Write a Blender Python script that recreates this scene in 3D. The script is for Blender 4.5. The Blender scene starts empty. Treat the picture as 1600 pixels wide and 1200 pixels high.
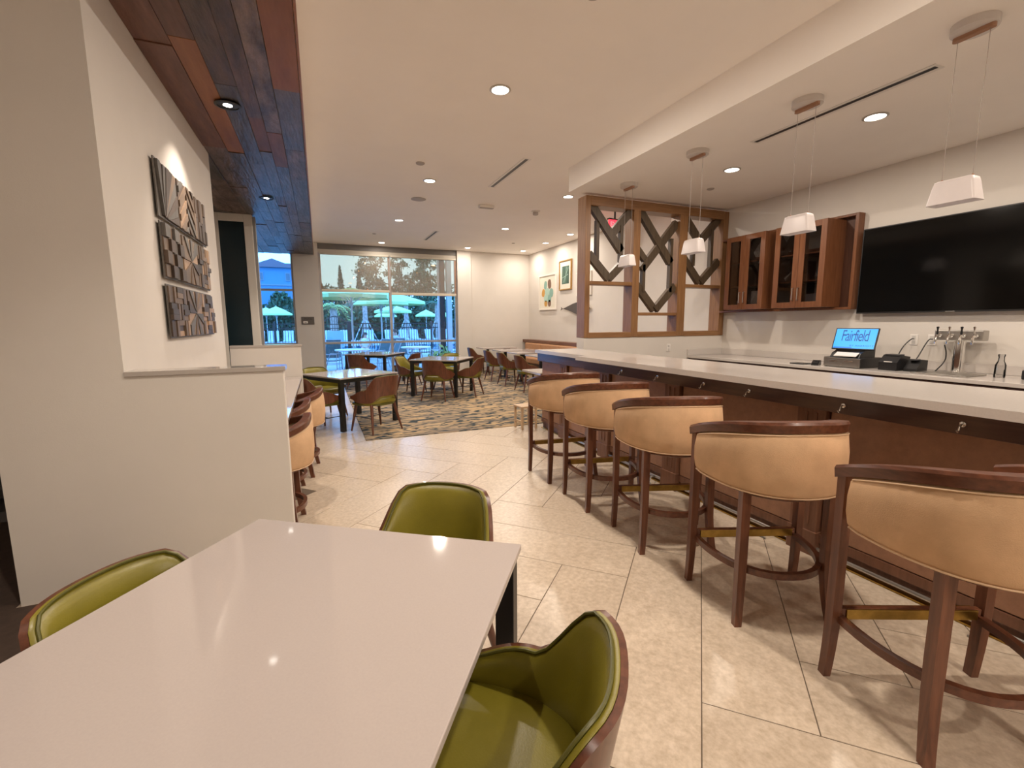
import bpy, bmesh, math, random
from mathutils import Vector, Matrix, Euler
R = math.radians
random.seed(7)
S = bpy.context.scene
COL = S.collection

# ---------------------------------------------------------------- camera
cam_d = bpy.data.cameras.new('camera')
cam = bpy.data.objects.new('camera', cam_d); COL.objects.link(cam)
cam_d.sensor_fit = 'HORIZONTAL'; cam_d.sensor_width = 36.0
cam_d.lens = 36.0 * 713.9 / 1600.0
cam_d.clip_start = 0.02; cam_d.clip_end = 300
YAW, PIT, ROL = 0.396282669, 0.133610703, -0.00539250263
fw = Vector((math.sin(YAW)*math.cos(PIT), math.cos(YAW)*math.cos(PIT), -math.sin(PIT)))
r0 = Vector((math.cos(YAW), -math.sin(YAW), 0)); u0 = r0.cross(fw)
rr = r0*math.cos(ROL) + u0*math.sin(ROL); uu = -r0*math.sin(ROL) + u0*math.cos(ROL)
cam.matrix_world = Matrix(((rr.x, uu.x, -fw.x, 0), (rr.y, uu.y, -fw.y, 0), (rr.z, uu.z, -fw.z, 1.5), (0, 0, 0, 1)))
S.camera = cam

# ---------------------------------------------------------------- world, exposure
W = bpy.data.worlds.new('world'); S.world = W; W.use_nodes = True
W.node_tree.nodes['Background'].inputs[0].default_value = (0.14, 0.43, 1.0, 1)
W.node_tree.nodes['Background'].inputs[1].default_value = 5.0
S.view_settings.view_transform = 'Standard'; S.view_settings.look = 'None'
S.view_settings.gamma = 1.0; S.view_settings.use_curve_mapping = False
S.view_settings.exposure = 0.40
S.cycles.diffuse_bounces = 8; S.cycles.max_bounces = 16; S.cycles.transparent_max_bounces = 16
LAMP_W = 40.0          # watts of each ceiling downlight
LAMP_C = (1.0, 0.87, 0.74)

# ---------------------------------------------------------------- materials
MATS = {}
def node_mat(name):
    m = bpy.data.materials.new(name); m.use_nodes = True
    nt = m.node_tree; b = nt.nodes['Principled BSDF']
    return m, nt, b
def mat(name, col, rough=0.5, metal=0.0, var=0.0, scale=8.0, stretch=(1, 1, 1), bump=0.0, bscale=60.0, spec=0.5,
        emit=None, estr=0.0, coat=0.0, objvar=0.0, col2=None, trans=0.0, sub=0.0, det=4.0):
    if name in MATS: return MATS[name]
    m, nt, b = node_mat(name); N = nt.nodes; L = nt.links
    b.inputs['Roughness'].default_value = rough; b.inputs['Metallic'].default_value = metal
    b.inputs['Specular IOR Level'].default_value = spec; b.inputs['Coat Weight'].default_value = coat
    b.inputs['Coat Roughness'].default_value = 0.1
    b.inputs['Transmission Weight'].default_value = trans
    b.inputs['Base Color'].default_value = (*col, 1)
    if emit: b.inputs['Emission Color'].default_value = (*emit, 1); b.inputs['Emission Strength'].default_value = estr
    if var or col2 or bump or objvar:
        tc = N.new('ShaderNodeTexCoord'); mp = N.new('ShaderNodeMapping'); mp.inputs['Scale'].default_value = stretch
        L.new(tc.outputs['Object'], mp.inputs['Vector'])
        vec = mp.outputs['Vector']
        if objvar:
            oi = N.new('ShaderNodeObjectInfo'); cm = N.new('ShaderNodeVectorMath'); cm.operation = 'MULTIPLY_ADD'
            cm.inputs[1].default_value = (1, 1, 1)
            sc = N.new('ShaderNodeVectorMath'); sc.operation = 'SCALE'; sc.inputs[0].default_value = (37, 53, 71)
            L.new(oi.outputs['Random'], sc.inputs['Scale']); L.new(vec, cm.inputs[0]); L.new(sc.outputs[0], cm.inputs[2])
            vec = cm.outputs[0]
        if var or col2 or objvar:
            nz = N.new('ShaderNodeTexNoise'); nz.inputs['Scale'].default_value = scale; nz.inputs['Detail'].default_value = det
            nz.inputs['Roughness'].default_value = 0.6
            L.new(vec, nz.inputs['Vector'])
            rp = N.new('ShaderNodeValToRGB'); rp.color_ramp.elements[0].position = 0.32; rp.color_ramp.elements[1].position = 0.68
            c2 = col2 if col2 else tuple(min(1, c*(1+var)) for c in col)
            c1 = tuple(c*(1-var) for c in col) if not col2 else col
            rp.color_ramp.elements[0].color = (*c1, 1); rp.color_ramp.elements[1].color = (*c2, 1)
            L.new(nz.outputs['Fac'], rp.inputs['Fac'])
            out = rp.outputs['Color']
            if objvar:
                hs = N.new('ShaderNodeHueSaturation')
                mr = N.new('ShaderNodeMapRange'); mr.inputs['To Min'].default_value = 1-objvar; mr.inputs['To Max'].default_value = 1+objvar
                L.new(oi.outputs['Random'], mr.inputs['Value']); L.new(mr.outputs[0], hs.inputs['Value']); L.new(out, hs.inputs['Color'])
                out = hs.outputs['Color']
            L.new(out, b.inputs['Base Color'])
        if bump:
            nb = N.new('ShaderNodeTexNoise'); nb.inputs['Scale'].default_value = bscale; nb.inputs['Detail'].default_value = 3
            L.new(vec, nb.inputs['Vector'])
            bp = N.new('ShaderNodeBump'); bp.inputs['Strength'].default_value = bump; bp.inputs['Distance'].default_value = 0.01
            L.new(nb.outputs['Fac'], bp.inputs['Height']); L.new(bp.outputs['Normal'], b.inputs['Normal'])
    MATS[name] = m
    return m
def glass_mat(name, tint=(1, 1, 1), refl=1.0, base=0.03, rough=0.0):
    m = bpy.data.materials.new(name); m.use_nodes = True; nt = m.node_tree; N = nt.nodes; L = nt.links
    for n in list(N): N.remove(n)
    o = N.new('ShaderNodeOutputMaterial'); mx = N.new('ShaderNodeMixShader'); t = N.new('ShaderNodeBsdfTransparent'); g = N.new('ShaderNodeBsdfGlossy')
    t.inputs[0].default_value = (*tint, 1); g.inputs['Roughness'].default_value = rough
    lw = N.new('ShaderNodeFresnel'); lw.inputs['IOR'].default_value = 1.45
    ml = N.new('ShaderNodeMath'); ml.operation = 'MULTIPLY'; ml.inputs[1].default_value = refl
    L.new(lw.outputs[0], ml.inputs[0]); L.new(ml.outputs[0], mx.inputs[0]); L.new(t.outputs[0], mx.inputs[1]); L.new(g.outputs[0], mx.inputs[2]); L.new(mx.outputs[0], o.inputs[0])
    MATS[name] = m
    return m
def shade_mat():
    m = bpy.data.materials.new('solar_shade_fabric'); m.use_nodes = True; nt = m.node_tree; N = nt.nodes; L = nt.links
    for n in list(N): N.remove(n)
    o = N.new('ShaderNodeOutputMaterial'); mx = N.new('ShaderNodeMixShader'); t = N.new('ShaderNodeBsdfTransparent')
    t.inputs[0].default_value = (1.0, 0.68, 0.45, 1)
    d = N.new('ShaderNodeBsdfDiffuse'); d.inputs[0].default_value = (0.62, 0.63, 0.58, 1)
    mx.inputs[0].default_value = 0.27
    tr = N.new('ShaderNodeBsdfTranslucent'); tr.inputs[0].default_value = (0.55, 0.50, 0.42, 1)
    m2 = N.new('ShaderNodeMixShader'); m2.inputs[0].default_value = 0.35; L.new(d.outputs[0], m2.inputs[1]); L.new(tr.outputs[0], m2.inputs[2])
    L.new(t.outputs[0], mx.inputs[1]); L.new(m2.outputs[0], mx.inputs[2]); L.new(mx.outputs[0], o.inputs[0])
    MATS['shade'] = m
    return m

PAINT = mat('wall_paint', (0.64, 0.60, 0.55), 0.75, var=0.02, scale=2, bump=0.05, bscale=180)
CEIL = mat('ceiling_paint', (0.90, 0.86, 0.81), 0.8, var=0.015, scale=1.5, bump=0.04, bscale=200)
GREYWALL = mat('column_paint', (0.55, 0.52, 0.48), 0.7, var=0.02, scale=2)
QUARTZ = mat('white_quartz', (0.45, 0.395, 0.37), 0.055, var=0.02, scale=180, spec=0.5)
QUARTZ2 = mat('bar_quartz', (0.55, 0.51, 0.475), 0.16, var=0.03, scale=120, spec=0.5)
BLACKM = mat('black_metal', (0.012, 0.011, 0.011), 0.4, spec=0.4)
def wood(name, c1, c2, rough=0.35, axis='y', sc=3.0, coat=0.0, objvar=0.0, bump=0.0, tight=14):
    st = {'x': (1, tight, tight), 'y': (tight, 1, tight), 'z': (tight, tight, 1)}[axis]
    return mat(name, c1, rough, col2=c2, scale=sc, stretch=st, coat=coat, objvar=objvar, bump=bump, bscale=sc*2.5, det=6)
DKWOOD = wood('dark_walnut', (0.085, 0.028, 0.013), (0.19, 0.070, 0.034), 0.32, 'z', 3, coat=0.12)
DKWOOD_Y = wood('dark_walnut_long', (0.075, 0.024, 0.012), (0.16, 0.056, 0.028), 0.32, 'y', 3, coat=0.12)
SHELLW = wood('walnut_shell', (0.070, 0.021, 0.010), (0.145, 0.049, 0.024), 0.30, 'z', 3, coat=0.15)
OAK = wood('honey_oak', (0.20, 0.095, 0.035), (0.30, 0.155, 0.065), 0.4, 'z', 3)
OAKX = wood('honey_oak_cross', (0.20, 0.095, 0.035), (0.30, 0.155, 0.065), 0.4, 'x', 3)
LATT = wood('dark_oak_lattice', (0.055, 0.036, 0.020), (0.10, 0.068, 0.040), 0.5, 'z', 3)
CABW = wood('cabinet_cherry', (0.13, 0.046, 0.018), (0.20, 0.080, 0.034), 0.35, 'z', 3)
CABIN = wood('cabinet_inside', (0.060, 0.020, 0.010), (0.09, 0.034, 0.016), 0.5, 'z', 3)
BARP = mat('bar_leather_panel', (0.30, 0.155, 0.092), 0.42, var=0.12, scale=20, bump=0.1, bscale=150)
BARW = wood('bar_wood', (0.125, 0.056, 0.032), (0.20, 0.092, 0.054), 0.35, 'z', 3)
BARA = wood('bar_apron_wood', (0.050, 0.022, 0.016), (0.08, 0.036, 0.026), 0.3, 'y', 3, coat=0.3)
LTWOOD = wood('light_birch', (0.50, 0.34, 0.20), (0.62, 0.45, 0.29), 0.5, 'z', 3)
GREEN = mat('olive_vinyl', (0.200, 0.168, 0.016), 0.36, var=0.08, scale=6, bump=0.06, bscale=220, spec=0.5)
PIPEG = mat('olive_piping', (0.085, 0.080, 0.012), 0.4)
TAN = mat('tan_suede', (0.60, 0.395, 0.235), 0.85, var=0.10, scale=7, bump=0.15, bscale=260, spec=0.2)
TANP = mat('tan_piping', (0.60, 0.42, 0.26), 0.6)
BANQ = mat('tan_leather', (0.44, 0.23, 0.115), 0.4, var=0.06, scale=5, bump=0.05, bscale=150)
BRASS = mat('aged_brass', (0.42, 0.27, 0.07), 0.32, metal=1.0, var=0.25, scale=12)
CHROME = mat('chrome', (0.75, 0.74, 0.72), 0.12, metal=1.0)
STEEL = mat('brushed_steel', (0.45, 0.43, 0.40), 0.35, metal=1.0)
ALU = mat('window_aluminium', (0.36, 0.36, 0.36), 0.35, metal=0.6)
HEADER = mat('window_header', (0.16, 0.15, 0.14), 0.5)
BLACKP = mat('black_plastic', (0.012, 0.012, 0.013), 0.35)
TVM = mat('tv_screen', (0.002, 0.002, 0.002), 0.10, spec=0.25)
WHITEP = mat('white_plastic', (0.75, 0.72, 0.68), 0.4)
LENS = mat('lit_lens', (0.9, 0.9, 0.9), 0.3, emit=(1.0, 0.95, 0.86), estr=9.0)
GLASS = glass_mat('window_glass')
CABGLASS = glass_mat('cabinet_glass', (0.75, 0.72, 0.70), 0.9)
SHADE = shade_mat()

# ---------------------------------------------------------------- mesh helpers
class MB:
    def __init__(s): s.v = []; s.f = []; s.sm = []
    def add(s, vs, fs, smooth=False):
        o = len(s.v); s.v += [tuple(v) for v in vs]
        for f in fs: s.f.append(tuple(i+o for i in f)); s.sm.append(smooth)
        return s
    def box(s, x0, x1, y0, y1, z0, z1, M=None):
        vs = [Vector((x, y, z)) for z in (z0, z1) for y in (y0, y1) for x in (x0, x1)]
        if M is not None: vs = [M @ v for v in vs]
        return s.add(vs, [(0, 2, 3, 1), (4, 5, 7, 6), (0, 1, 5, 4), (2, 6, 7, 3), (0, 4, 6, 2), (1, 3, 7, 5)])
    def cbox(s, x0, x1, y0, y1, z0, z1, c=0.006, M=None):
        """box with chamfered edges"""
        bm = bmesh.new(); bmesh.ops.create_cube(bm, size=1)
        for v in bm.verts: v.co = Vector(((x0+x1)/2+v.co.x*(x1-x0), (y0+y1)/2+v.co.y*(y1-y0), (z0+z1)/2+v.co.z*(z1-z0)))
        c = min(c, 0.45*min(x1-x0, y1-y0, z1-z0))
        bmesh.ops.bevel(bm, geom=bm.edges[:], offset=c, segments=2, profile=0.5, affect='EDGES')
        bm.verts.index_update()
        vs = [v.co.copy() for v in bm.verts]; fs = [[v.index for v in f.verts] for f in bm.faces]; bm.free()
        if M is not None: vs = [M @ v for v in vs]
        return s.add(vs, fs, False)
    def tube(s, pts, rad, n=10, caps=True, closed=False):
        pts = [Vector(p) for p in pts]; m = len(pts)
        rads = rad if isinstance(rad, (list, tuple)) else [rad]*m
        vs = []; prev = None
        for i, p in enumerate(pts):
            a = pts[i-1] if (i > 0 or closed) else p; b = pts[(i+1) % m] if (i < m-1 or closed) else p
            t = (b-a).normalized()
            if prev is None:
                ref = Vector((0, 0, 1)) if abs(t.z) < 0.9 else Vector((1, 0, 0))
                nx = t.cross(ref).normalized()
            else:
                nx = (prev - t*prev.dot(t)).normalized()
            prev = nx; ny = t.cross(nx)
            for k in range(n):
                an = 2*math.pi*k/n; vs.append(p + (nx*math.cos(an)+ny*math.sin(an))*rads[i])
        fs = []
        for i in range(m if closed else m-1):
            j = (i+1) % m
            for k in range(n): fs.append((i*n+k, i*n+(k+1) % n, j*n+(k+1) % n, j*n+k))
        s.add(vs, fs, True)
        if caps and not closed:
            o = len(s.v)-len(vs)
            s.f.append(tuple(o+k for k in reversed(range(n)))); s.sm.append(False)
            s.f.append(tuple(o+(m-1)*n+k for k in range(n))); s.sm.append(False)
        return s
    def lathe(s, prof, n=24, c=(0, 0, 0), M=None):
        vs = []; fs = []
        for r, z in prof:
            for k in range(n):
                a = 2*math.pi*k/n; v = Vector((c[0]+r*math.cos(a), c[1]+r*math.sin(a), c[2]+z)); vs.append(M @ v if M is not None else v)
        for i in range(len(prof)-1):
            for k in range(n): fs.append((i*n+k, i*n+(k+1) % n, (i+1)*n+(k+1) % n, (i+1)*n+k))
        s.add(vs, fs, True)
        o = len(s.v)-len(vs)
        if prof[0][0] > 1e-5: s.f.append(tuple(o+k for k in reversed(range(n)))); s.sm.append(False)
        if prof[-1][0] > 1e-5: s.f.append(tuple(o+(len(prof)-1)*n+k for k in range(n))); s.sm.append(False)
        return s
    def prism(s, poly, d0, d1, axis='y', M=None):
        """polygon (a,b) extruded: axis y -> (a,d,b); x -> (d,a,b); z -> (a,b,d)"""
        mk = {'y': lambda a, b, d: (a, d, b), 'x': lambda a, b, d: (d, a, b), 'z': lambda a, b, d: (a, b, d)}[axis]
        n = len(poly); vs = [Vector(mk(a, b, d0)) for a, b in poly] + [Vector(mk(a, b, d1)) for a, b in poly]
        if M is not None: vs = [M @ v for v in vs]
        fs = [tuple(range(n)), tuple(reversed(range(n, 2*n)))] + [(i, i+n, (i+1) % n+n, (i+1) % n) for i in range(n)]
        return s.add(vs, fs)
    def bar2(s, a, b, w, d0, d1, axis='y'):
        """straight bar between two points of a plane, width w"""
        a = Vector(a); b = Vector(b); t = (b-a).normalized(); n = Vector((-t.y, t.x))*w/2
        return s.prism([tuple(a+n), tuple(a-n), tuple(b-n), tuple(b+n)], d0, d1, axis)
    def sweep(s, path, sec, closed_sec=True, caps=True, smooth=True):
        """path: 3D points; sec(i) -> list of (outward, up) offsets"""
        m = len(path); vs = []; P = [Vector(p) for p in path]; n = None
        for i, p in enumerate(P):
            a = P[max(0, i-1)]; b = P[min(m-1, i+1)]; t = (b-a); t.z = 0; t.normalize()
            nx = Vector((t.y, -t.x, 0)); sc = sec(i); n = len(sc)
            for o, u in sc: vs.append(p + nx*o + Vector((0, 0, u)))
        fs = []
        for i in range(m-1):
            for k in range(n if closed_sec else n-1): fs.append((i*n+k, i*n+(k+1) % n, (i+1)*n+(k+1) % n, (i+1)*n+k))
        s.add(vs, fs, smooth)
        if caps and closed_sec:
            o = len(s.v)-len(vs)
            s.f.append(tuple(o+k for k in reversed(range(n)))); s.sm.append(False)
            s.f.append(tuple(o+(m-1)*n+k for k in range(n))); s.sm.append(False)
        return s
    def mesh(s, name, m, ang=40):
        me = bpy.data.meshes.new(name); me.from_pydata([tuple(v) for v in s.v], [], s.f)
        bm = bmesh.new(); bm.from_mesh(me); bmesh.ops.recalc_face_normals(bm, faces=bm.faces); bm.to_mesh(me); bm.free()
        me.polygons.foreach_set('use_smooth', [bool(x) for x in s.sm] if len(s.sm) == len(me.polygons) else [True]*len(me.polygons))
        me.materials.append(m)
        if any(s.sm): me.set_sharp_from_angle(angle=R(ang))
        me.update(); return me
    def build(s, name, m, parent=None, ang=40):
        o = bpy.data.objects.new(name, s.mesh(name, m, ang)); COL.objects.link(o)
        if parent: o.parent = parent
        return o
def tag(o, label=None, cat=None, group=None, kind=None):
    if label: o['label'] = label
    if cat: o['category'] = cat
    if group: o['group'] = group
    if kind: o['kind'] = kind
    return o
def empty(name, loc=(0, 0, 0), rz=0.0, label=None, cat=None, group=None, kind=None):
    o = bpy.data.objects.new(name, None); COL.objects.link(o); o.location = loc; o.rotation_euler = (0, 0, rz); o.empty_display_size = 0.1
    return tag(o, label, cat, group, kind)
def kids(o): return [c for c in bpy.data.objects if c.parent == o]
def copy_tree(o, parent=None, _k=None):
    c = o.copy(); COL.objects.link(c); c.parent = parent
    if parent is not None: c.matrix_parent_inverse = o.matrix_parent_inverse.copy()
    for ch in CH.get(o.name, []): copy_tree(ch, c)
    return c
CH = {}
def reg(o):
    """remember the children of a prototype so that copies are cheap"""
    CH[o.name] = kids(o)
    for c in CH[o.name]: reg(c)
def place(proto, flag, loc, rz, label, group=None, cat=None):
    o = proto if not flag else copy_tree(proto)
    flag.append(o); o.location = loc; o.rotation_euler = (0, 0, rz); o['label'] = label
    if group: o['group'] = group
    if cat: o['category'] = cat
    return o
def inst(mesh, name, parent, loc=(0, 0, 0), rot=(0, 0, 0), scale=(1, 1, 1)):
    o = bpy.data.objects.new(name, mesh); COL.objects.link(o); o.parent = parent; o.location = loc; o.rotation_euler = rot; o.scale = scale
    return o
def sstep(a, b, x):
    t = max(0, min(1, (x-a)/(b-a))); return t*t*(3-2*t)
def text_mesh(txt, size, m, name, M, parent=None, depth=0.0008, shear=0.0, space=1.0):
    c = bpy.data.curves.new(name, 'FONT'); c.body = txt; c.size = size; c.extrude = depth; c.align_x = 'CENTER'; c.align_y = 'CENTER'; c.shear = shear; c.space_character = space
    o = bpy.data.objects.new(name+'_tmp', c); COL.objects.link(o)
    dg = bpy.context.evaluated_depsgraph_get(); me = bpy.data.meshes.new_from_object(o.evaluated_get(dg)); bpy.data.objects.remove(o)
    me.transform(M); me.materials.clear(); me.materials.append(m); me.name = name
    q = bpy.data.objects.new(name, me); COL.objects.link(q)
    if parent: q.parent = parent
    return q

H = 3.65; HB = 3.33; HP = 3.33
XW = 6.35; YW = 13.7
# ================================================================ THE SETTING
# ---- floor slab with herringbone tiles laid at 45 degrees
GROUT = mat('grout', (0.13, 0.095, 0.065), 0.8)
TILE = mat('limestone_tile', (0.46, 0.37, 0.275), 0.30, col2=(0.63, 0.53, 0.42), scale=38, objvar=0.05, det=10, bump=0.02, bscale=40)
fl = tag(MB().box(-4.5, XW, -5, YW, -0.10, -0.0022).build('floor', GROUT), 'beige herringbone stone tile floor of the lounge', kind='structure')
w = 0.4025; L4 = 4*w; gap = 0.0023
tmesh = MB().cbox(gap, L4-gap, gap, w-gap, -0.012, 0, 0.0012).mesh('tile', TILE)
P0, Q0 = 3.0, -0.33
s2 = math.sqrt(0.5)
def pq2xy(p, q): return ((p+q)*s2, (p-q)*s2)
def tile_ok(cx, cy):
    if cy < -1.7 or cy > 13.6 or cx > 6.6 or cx < -2.6: return False
    if cx > 1.25 and cy > 6.9: return False          # under the carpet
    if cx > 3.9: return False
    if cx < -0.7 and cy > 3.6 and cy < 13.5: return cx > -1.9 and cy > 6.9
    return True
cnt = 0
for j in range(-60, 40):
    for k in range(-14, 14):
        # piece long along p
        i0 = j-4+8*k; p = P0+i0*w; q = Q0+j*w
        cx, cy = pq2xy(p+L4/2, q+w/2)
        if tile_ok(cx, cy):
            x, y = pq2xy(p, q+w)      # local x runs along p (45 deg), local y along -q
            inst(tmesh, 'tile', fl, (x, y, 0), (0, 0, R(45))); cnt += 1
        # piece long along q
        i = j; q0 = Q0+(i-3+8*k)*w; p0 = P0+i*w
        cx, cy = pq2xy(p0+w/2, q0+L4/2)
        if tile_ok(cx, cy):
            x, y = pq2xy(p0, q0)      # local x along q (-45 deg), local y along p
            inst(tmesh, 'tile', fl, (x, y, 0), (0, 0, R(-45))); cnt += 1
# ---- carpet
def carpet_mat():
    m, nt, b = node_mat('striped_carpet'); N = nt.nodes; L = nt.links
    tc = N.new('ShaderNodeTexCoord')
    def noise(sx, sy, sc, det=3):
        mp = N.new('ShaderNodeMapping'); mp.inputs['Scale'].default_value = (sx, sy, 1); L.new(tc.outputs['Object'], mp.inputs['Vector'])
        n = N.new('ShaderNodeTexNoise'); n.inputs['Scale'].default_value = sc; n.inputs['Detail'].default_value = det; L.new(mp.outputs[0], n.inputs['Vector']); return n.outputs['Fac']
    a = noise(0.40, 2.3, 2.2, 2); c = noise(1.0, 2.5, 1.7, 3); g = noise(0.30, 0.45, 1.6, 2)
    r1 = N.new('ShaderNodeValToRGB'); e = r1.color_ramp.elements
    e[0].position = 0.34; e[0].color = (0.20, 0.165, 0.13, 1); e[1].position = 0.68; e[1].color = (0.52, 0.36, 0.19, 1)
    k = r1.color_ramp.elements.new(0.50); k.color = (0.38, 0.285, 0.18, 1)
    L.new(a, r1.inputs['Fac'])
    r2 = N.new('ShaderNodeValToRGB'); r2.color_ramp.elements.remove(r2.color_ramp.elements[1])
    for k_, (p_, v_) in enumerate(((0.0, 0), (0.425, 0), (0.445, 1), (0.475, 1), (0.495, 0), (0.575, 0), (0.59, 1), (0.62, 1), (0.64, 0))):
        el = r2.color_ramp.elements[0] if k_ == 0 else r2.color_ramp.elements.new(p_)
        el.position = p_; el.color = (v_, v_, v_, 1)
    L.new(c, r2.inputs['Fac'])
    mx = N.new('ShaderNodeMix'); mx.data_type = 'RGBA'; L.new(r2.outputs['Color'], mx.inputs['Factor']); L.new(r1.outputs['Color'], mx.inputs[6]); mx.inputs[7].default_value = (0.045, 0.060, 0.068, 1)
    L.new(mx.outputs[2], b.inputs['Base Color']); b.inputs['Roughness'].default_value = 0.95; b.inputs['Specular IOR Level'].default_value = 0.1
    nb = N.new('ShaderNodeTexNoise'); nb.inputs['Scale'].default_value = 300; L.new(tc.outputs['Object'], nb.inputs['Vector'])
    bp = N.new('ShaderNodeBump'); bp.inputs['Strength'].default_value = 0.5; bp.inputs['Distance'].default_value = 0.005; L.new(nb.outputs['Fac'], bp.inputs['Height']); L.new(bp.outputs[0], b.inputs['Normal'])
    return m
cp = MB().cbox(0.475, XW-0.02, 6.02, YW-0.02, -0.002, 0.009, 0.004).build('carpet', carpet_mat())
tag(cp, 'tan and charcoal streaked carpet under the far dining tables', 'carpet')
# ---- ceilings
tag(MB().box(-4.5, XW+0.1, -5, YW+0.1, H, H+0.12).build('ceiling', CEIL), 'smooth painted main ceiling', kind='structure')
tag(MB().box(3.38, XW, -5, 5.95, HB, H).build('ceiling', CEIL), 'dropped painted ceiling over the bar', kind='structure')
pk = MB().box(-2.6, -0.028, -5, YW, HP+0.02, H).build('ceiling', CEIL)
tag(pk, 'dropped ceiling strip clad in reclaimed wood planks', kind='structure')
PLM = [wood('plank_brown', (0.026, 0.013, 0.010), (0.135, 0.072, 0.050), 0.42, 'y', 2.0, objvar=0.25, bump=0.8, tight=7),
       wood('plank_grey', (0.022, 0.016, 0.016), (0.115, 0.090, 0.086), 0.36, 'y', 2.0, objvar=0.25, bump=1.0, tight=7),
       wood('plank_orange', (0.160, 0.055, 0.018), (0.245, 0.095, 0.034), 0.5, 'y', 1.6, objvar=0.08, bump=0.3, tight=7),
       wood('plank_red', (0.075, 0.029, 0.017), (0.150, 0.064, 0.038), 0.5, 'y', 2.0, objvar=0.2, bump=0.4, tight=8),
       wood('plank_rough', (0.035, 0.020, 0.017), (0.21, 0.145, 0.12), 0.4, 'y', 3.0, objvar=0.2, bump=1.0, tight=4)]
rows = [-1.0, -0.79, -0.635, -0.48, -0.36, -0.225, -0.035]
rnd = random.Random(5)
fixed = {1: [(3.78, 5.93, 2)], 5: [(1.9, 4.26, 2)], 0: [(0.5, 3.9, 3)], 2: [(2.4, 4.35, 0)], 4: [(2.6, 5.2, 4)], 3: [(2.9, 4.9, 0)]}
for ri in range(len(rows)-1):
    x0, x1 = rows[ri], rows[ri+1]
    cuts = sorted(fixed.get(ri, []))
    y = -2.0; segs = []
    while y < YW-0.05:
        nxt = [c for c in cuts if c[0] >= y-1e-6]
        if nxt and abs(nxt[0][0]-y) < 1e-6: segs.append(nxt[0]); y = nxt[0][1]; continue
        ln = rnd.uniform(0.7, 2.0) if y < 7 else rnd.uniform(0.5, 1.2)
        y1 = min(y+ln, YW-0.02)
        if nxt and y1 > nxt[0][0]-0.25: y1 = nxt[0][0]
        segs.append((y, y1, rnd.choice([0, 0, 1, 1, 4, 3] if y < 6.5 else [1, 1, 1, 4, 0]))); y = y1
    for a, b_, mi in segs:
        dz = rnd.uniform(0, 0.012)
        MB().cbox(x0+0.0015, x1-0.0015, a+0.0015, b_-0.0015, HP-dz, HP+0.022, 0.002).build('plank', PLM[mi], pk)
# planks left of the art wall line, seen beyond its end
for a in range(6):
    x0 = -1.0-0.2*(a+1)
    y = 6.12
    while y < YW-0.05:
        y1 = min(y+rnd.uniform(0.7, 1.4), YW-0.02)
        if a < 3: MB().cbox(x0+0.0015, x0+0.1985, y+0.0015, y1-0.0015, HP-rnd.uniform(0, 0.012), HP+0.022, 0.002).build('plank', PLM[rnd.choice([0, 1, 4])], pk)
        y = y1
COPPER = mat('copper_edge', (0.30, 0.13, 0.065), 0.4, metal=0.5)
tag(MB().cbox(-0.034, -0.018, -5, YW-0.02, HP-0.012, HP+0.03, 0.002).build('trim_1', COPPER), 'thin copper-brown edge trim of the plank ceiling', kind='structure')
# ---- walls
tag(MB().box(XW, XW+0.15, -5, YW, 0, H).build('wall_right', PAINT), 'pale painted wall behind the bar and banquette', kind='structure')
tag(MB().box(-4.5, XW+0.1, -4.15, -4, 0, H).build('wall_rear', PAINT), 'painted wall behind the camera', kind='structure')
DIMW = mat('store_wall', (0.10, 0.095, 0.095), 0.6)
tag(MB().box(-4.65, -4.5, -5, YW, 0, H).build('wall_side', PAINT), 'painted wall far left', kind='structure')
wb = MB().box(-1.56, -1.0, 3.12, 6.10, 0, HP+0.02).box(-1.56, -1.0, 3.12, 6.10, HP+0.02, H).build('wall_left', PAINT)
tag(wb, 'pale full-height wall block carrying the wooden art', kind='structure')
hw = MB().box(-1.0, -0.22, 3.12, 3.26, 0, 1.215).build('wall_half', PAINT); tag(hw, 'low half wall in front of the left counter', kind='structure')
MB().cbox(-1.0, -0.205, 3.108, 3.272, 1.215, 1.243, 0.003).build('wall_cap', mat('wall_cap_paint', (0.42, 0.38, 0.345), 0.08), hw)
hw2 = MB().box(-1.0, -0.23, 6.36, 6.50, 0, 1.215).build('wall_half', PAINT); tag(hw2, 'low half wall at the far end of the left counter', kind='structure')
MB().cbox(-1.0, -0.215, 6.348, 6.512, 1.215, 1.243, 0.003).build('wall_cap', MATS['wall_cap_paint'], hw2)
# far wall: pieces around the windows
wf = MB().box(-4.5, -1.9, YW, YW+0.2, 0, H).box(-0.55, 0.075, YW-0.12, YW+0.2, 0, H).build('wall_far', GREYWALL)
tag(wf, 'grey painted column between the two windows', kind='structure')
wf2 = MB().box(4.36, XW+0.1, YW, YW+0.2, 0, H).box(3.93, 4.36, YW-0.10, YW+0.2, 0, H).build('wall_far', PAINT)
tag(wf2, 'pale far wall right of the big window', kind='structure')
# low wall that carries the wooden screen
lw_ = MB().box(3.60, XW, 5.85, 6.05, 0, 1.265).build('wall_low', PAINT); tag(lw_, 'low white wall below the wooden screen at the bar end', kind='structure')
MB().cbox(3.585, 3.60, 5.84, 6.06, 0.0, 0.10, 0.003).build('baseboard', PAINT, lw_)
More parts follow.
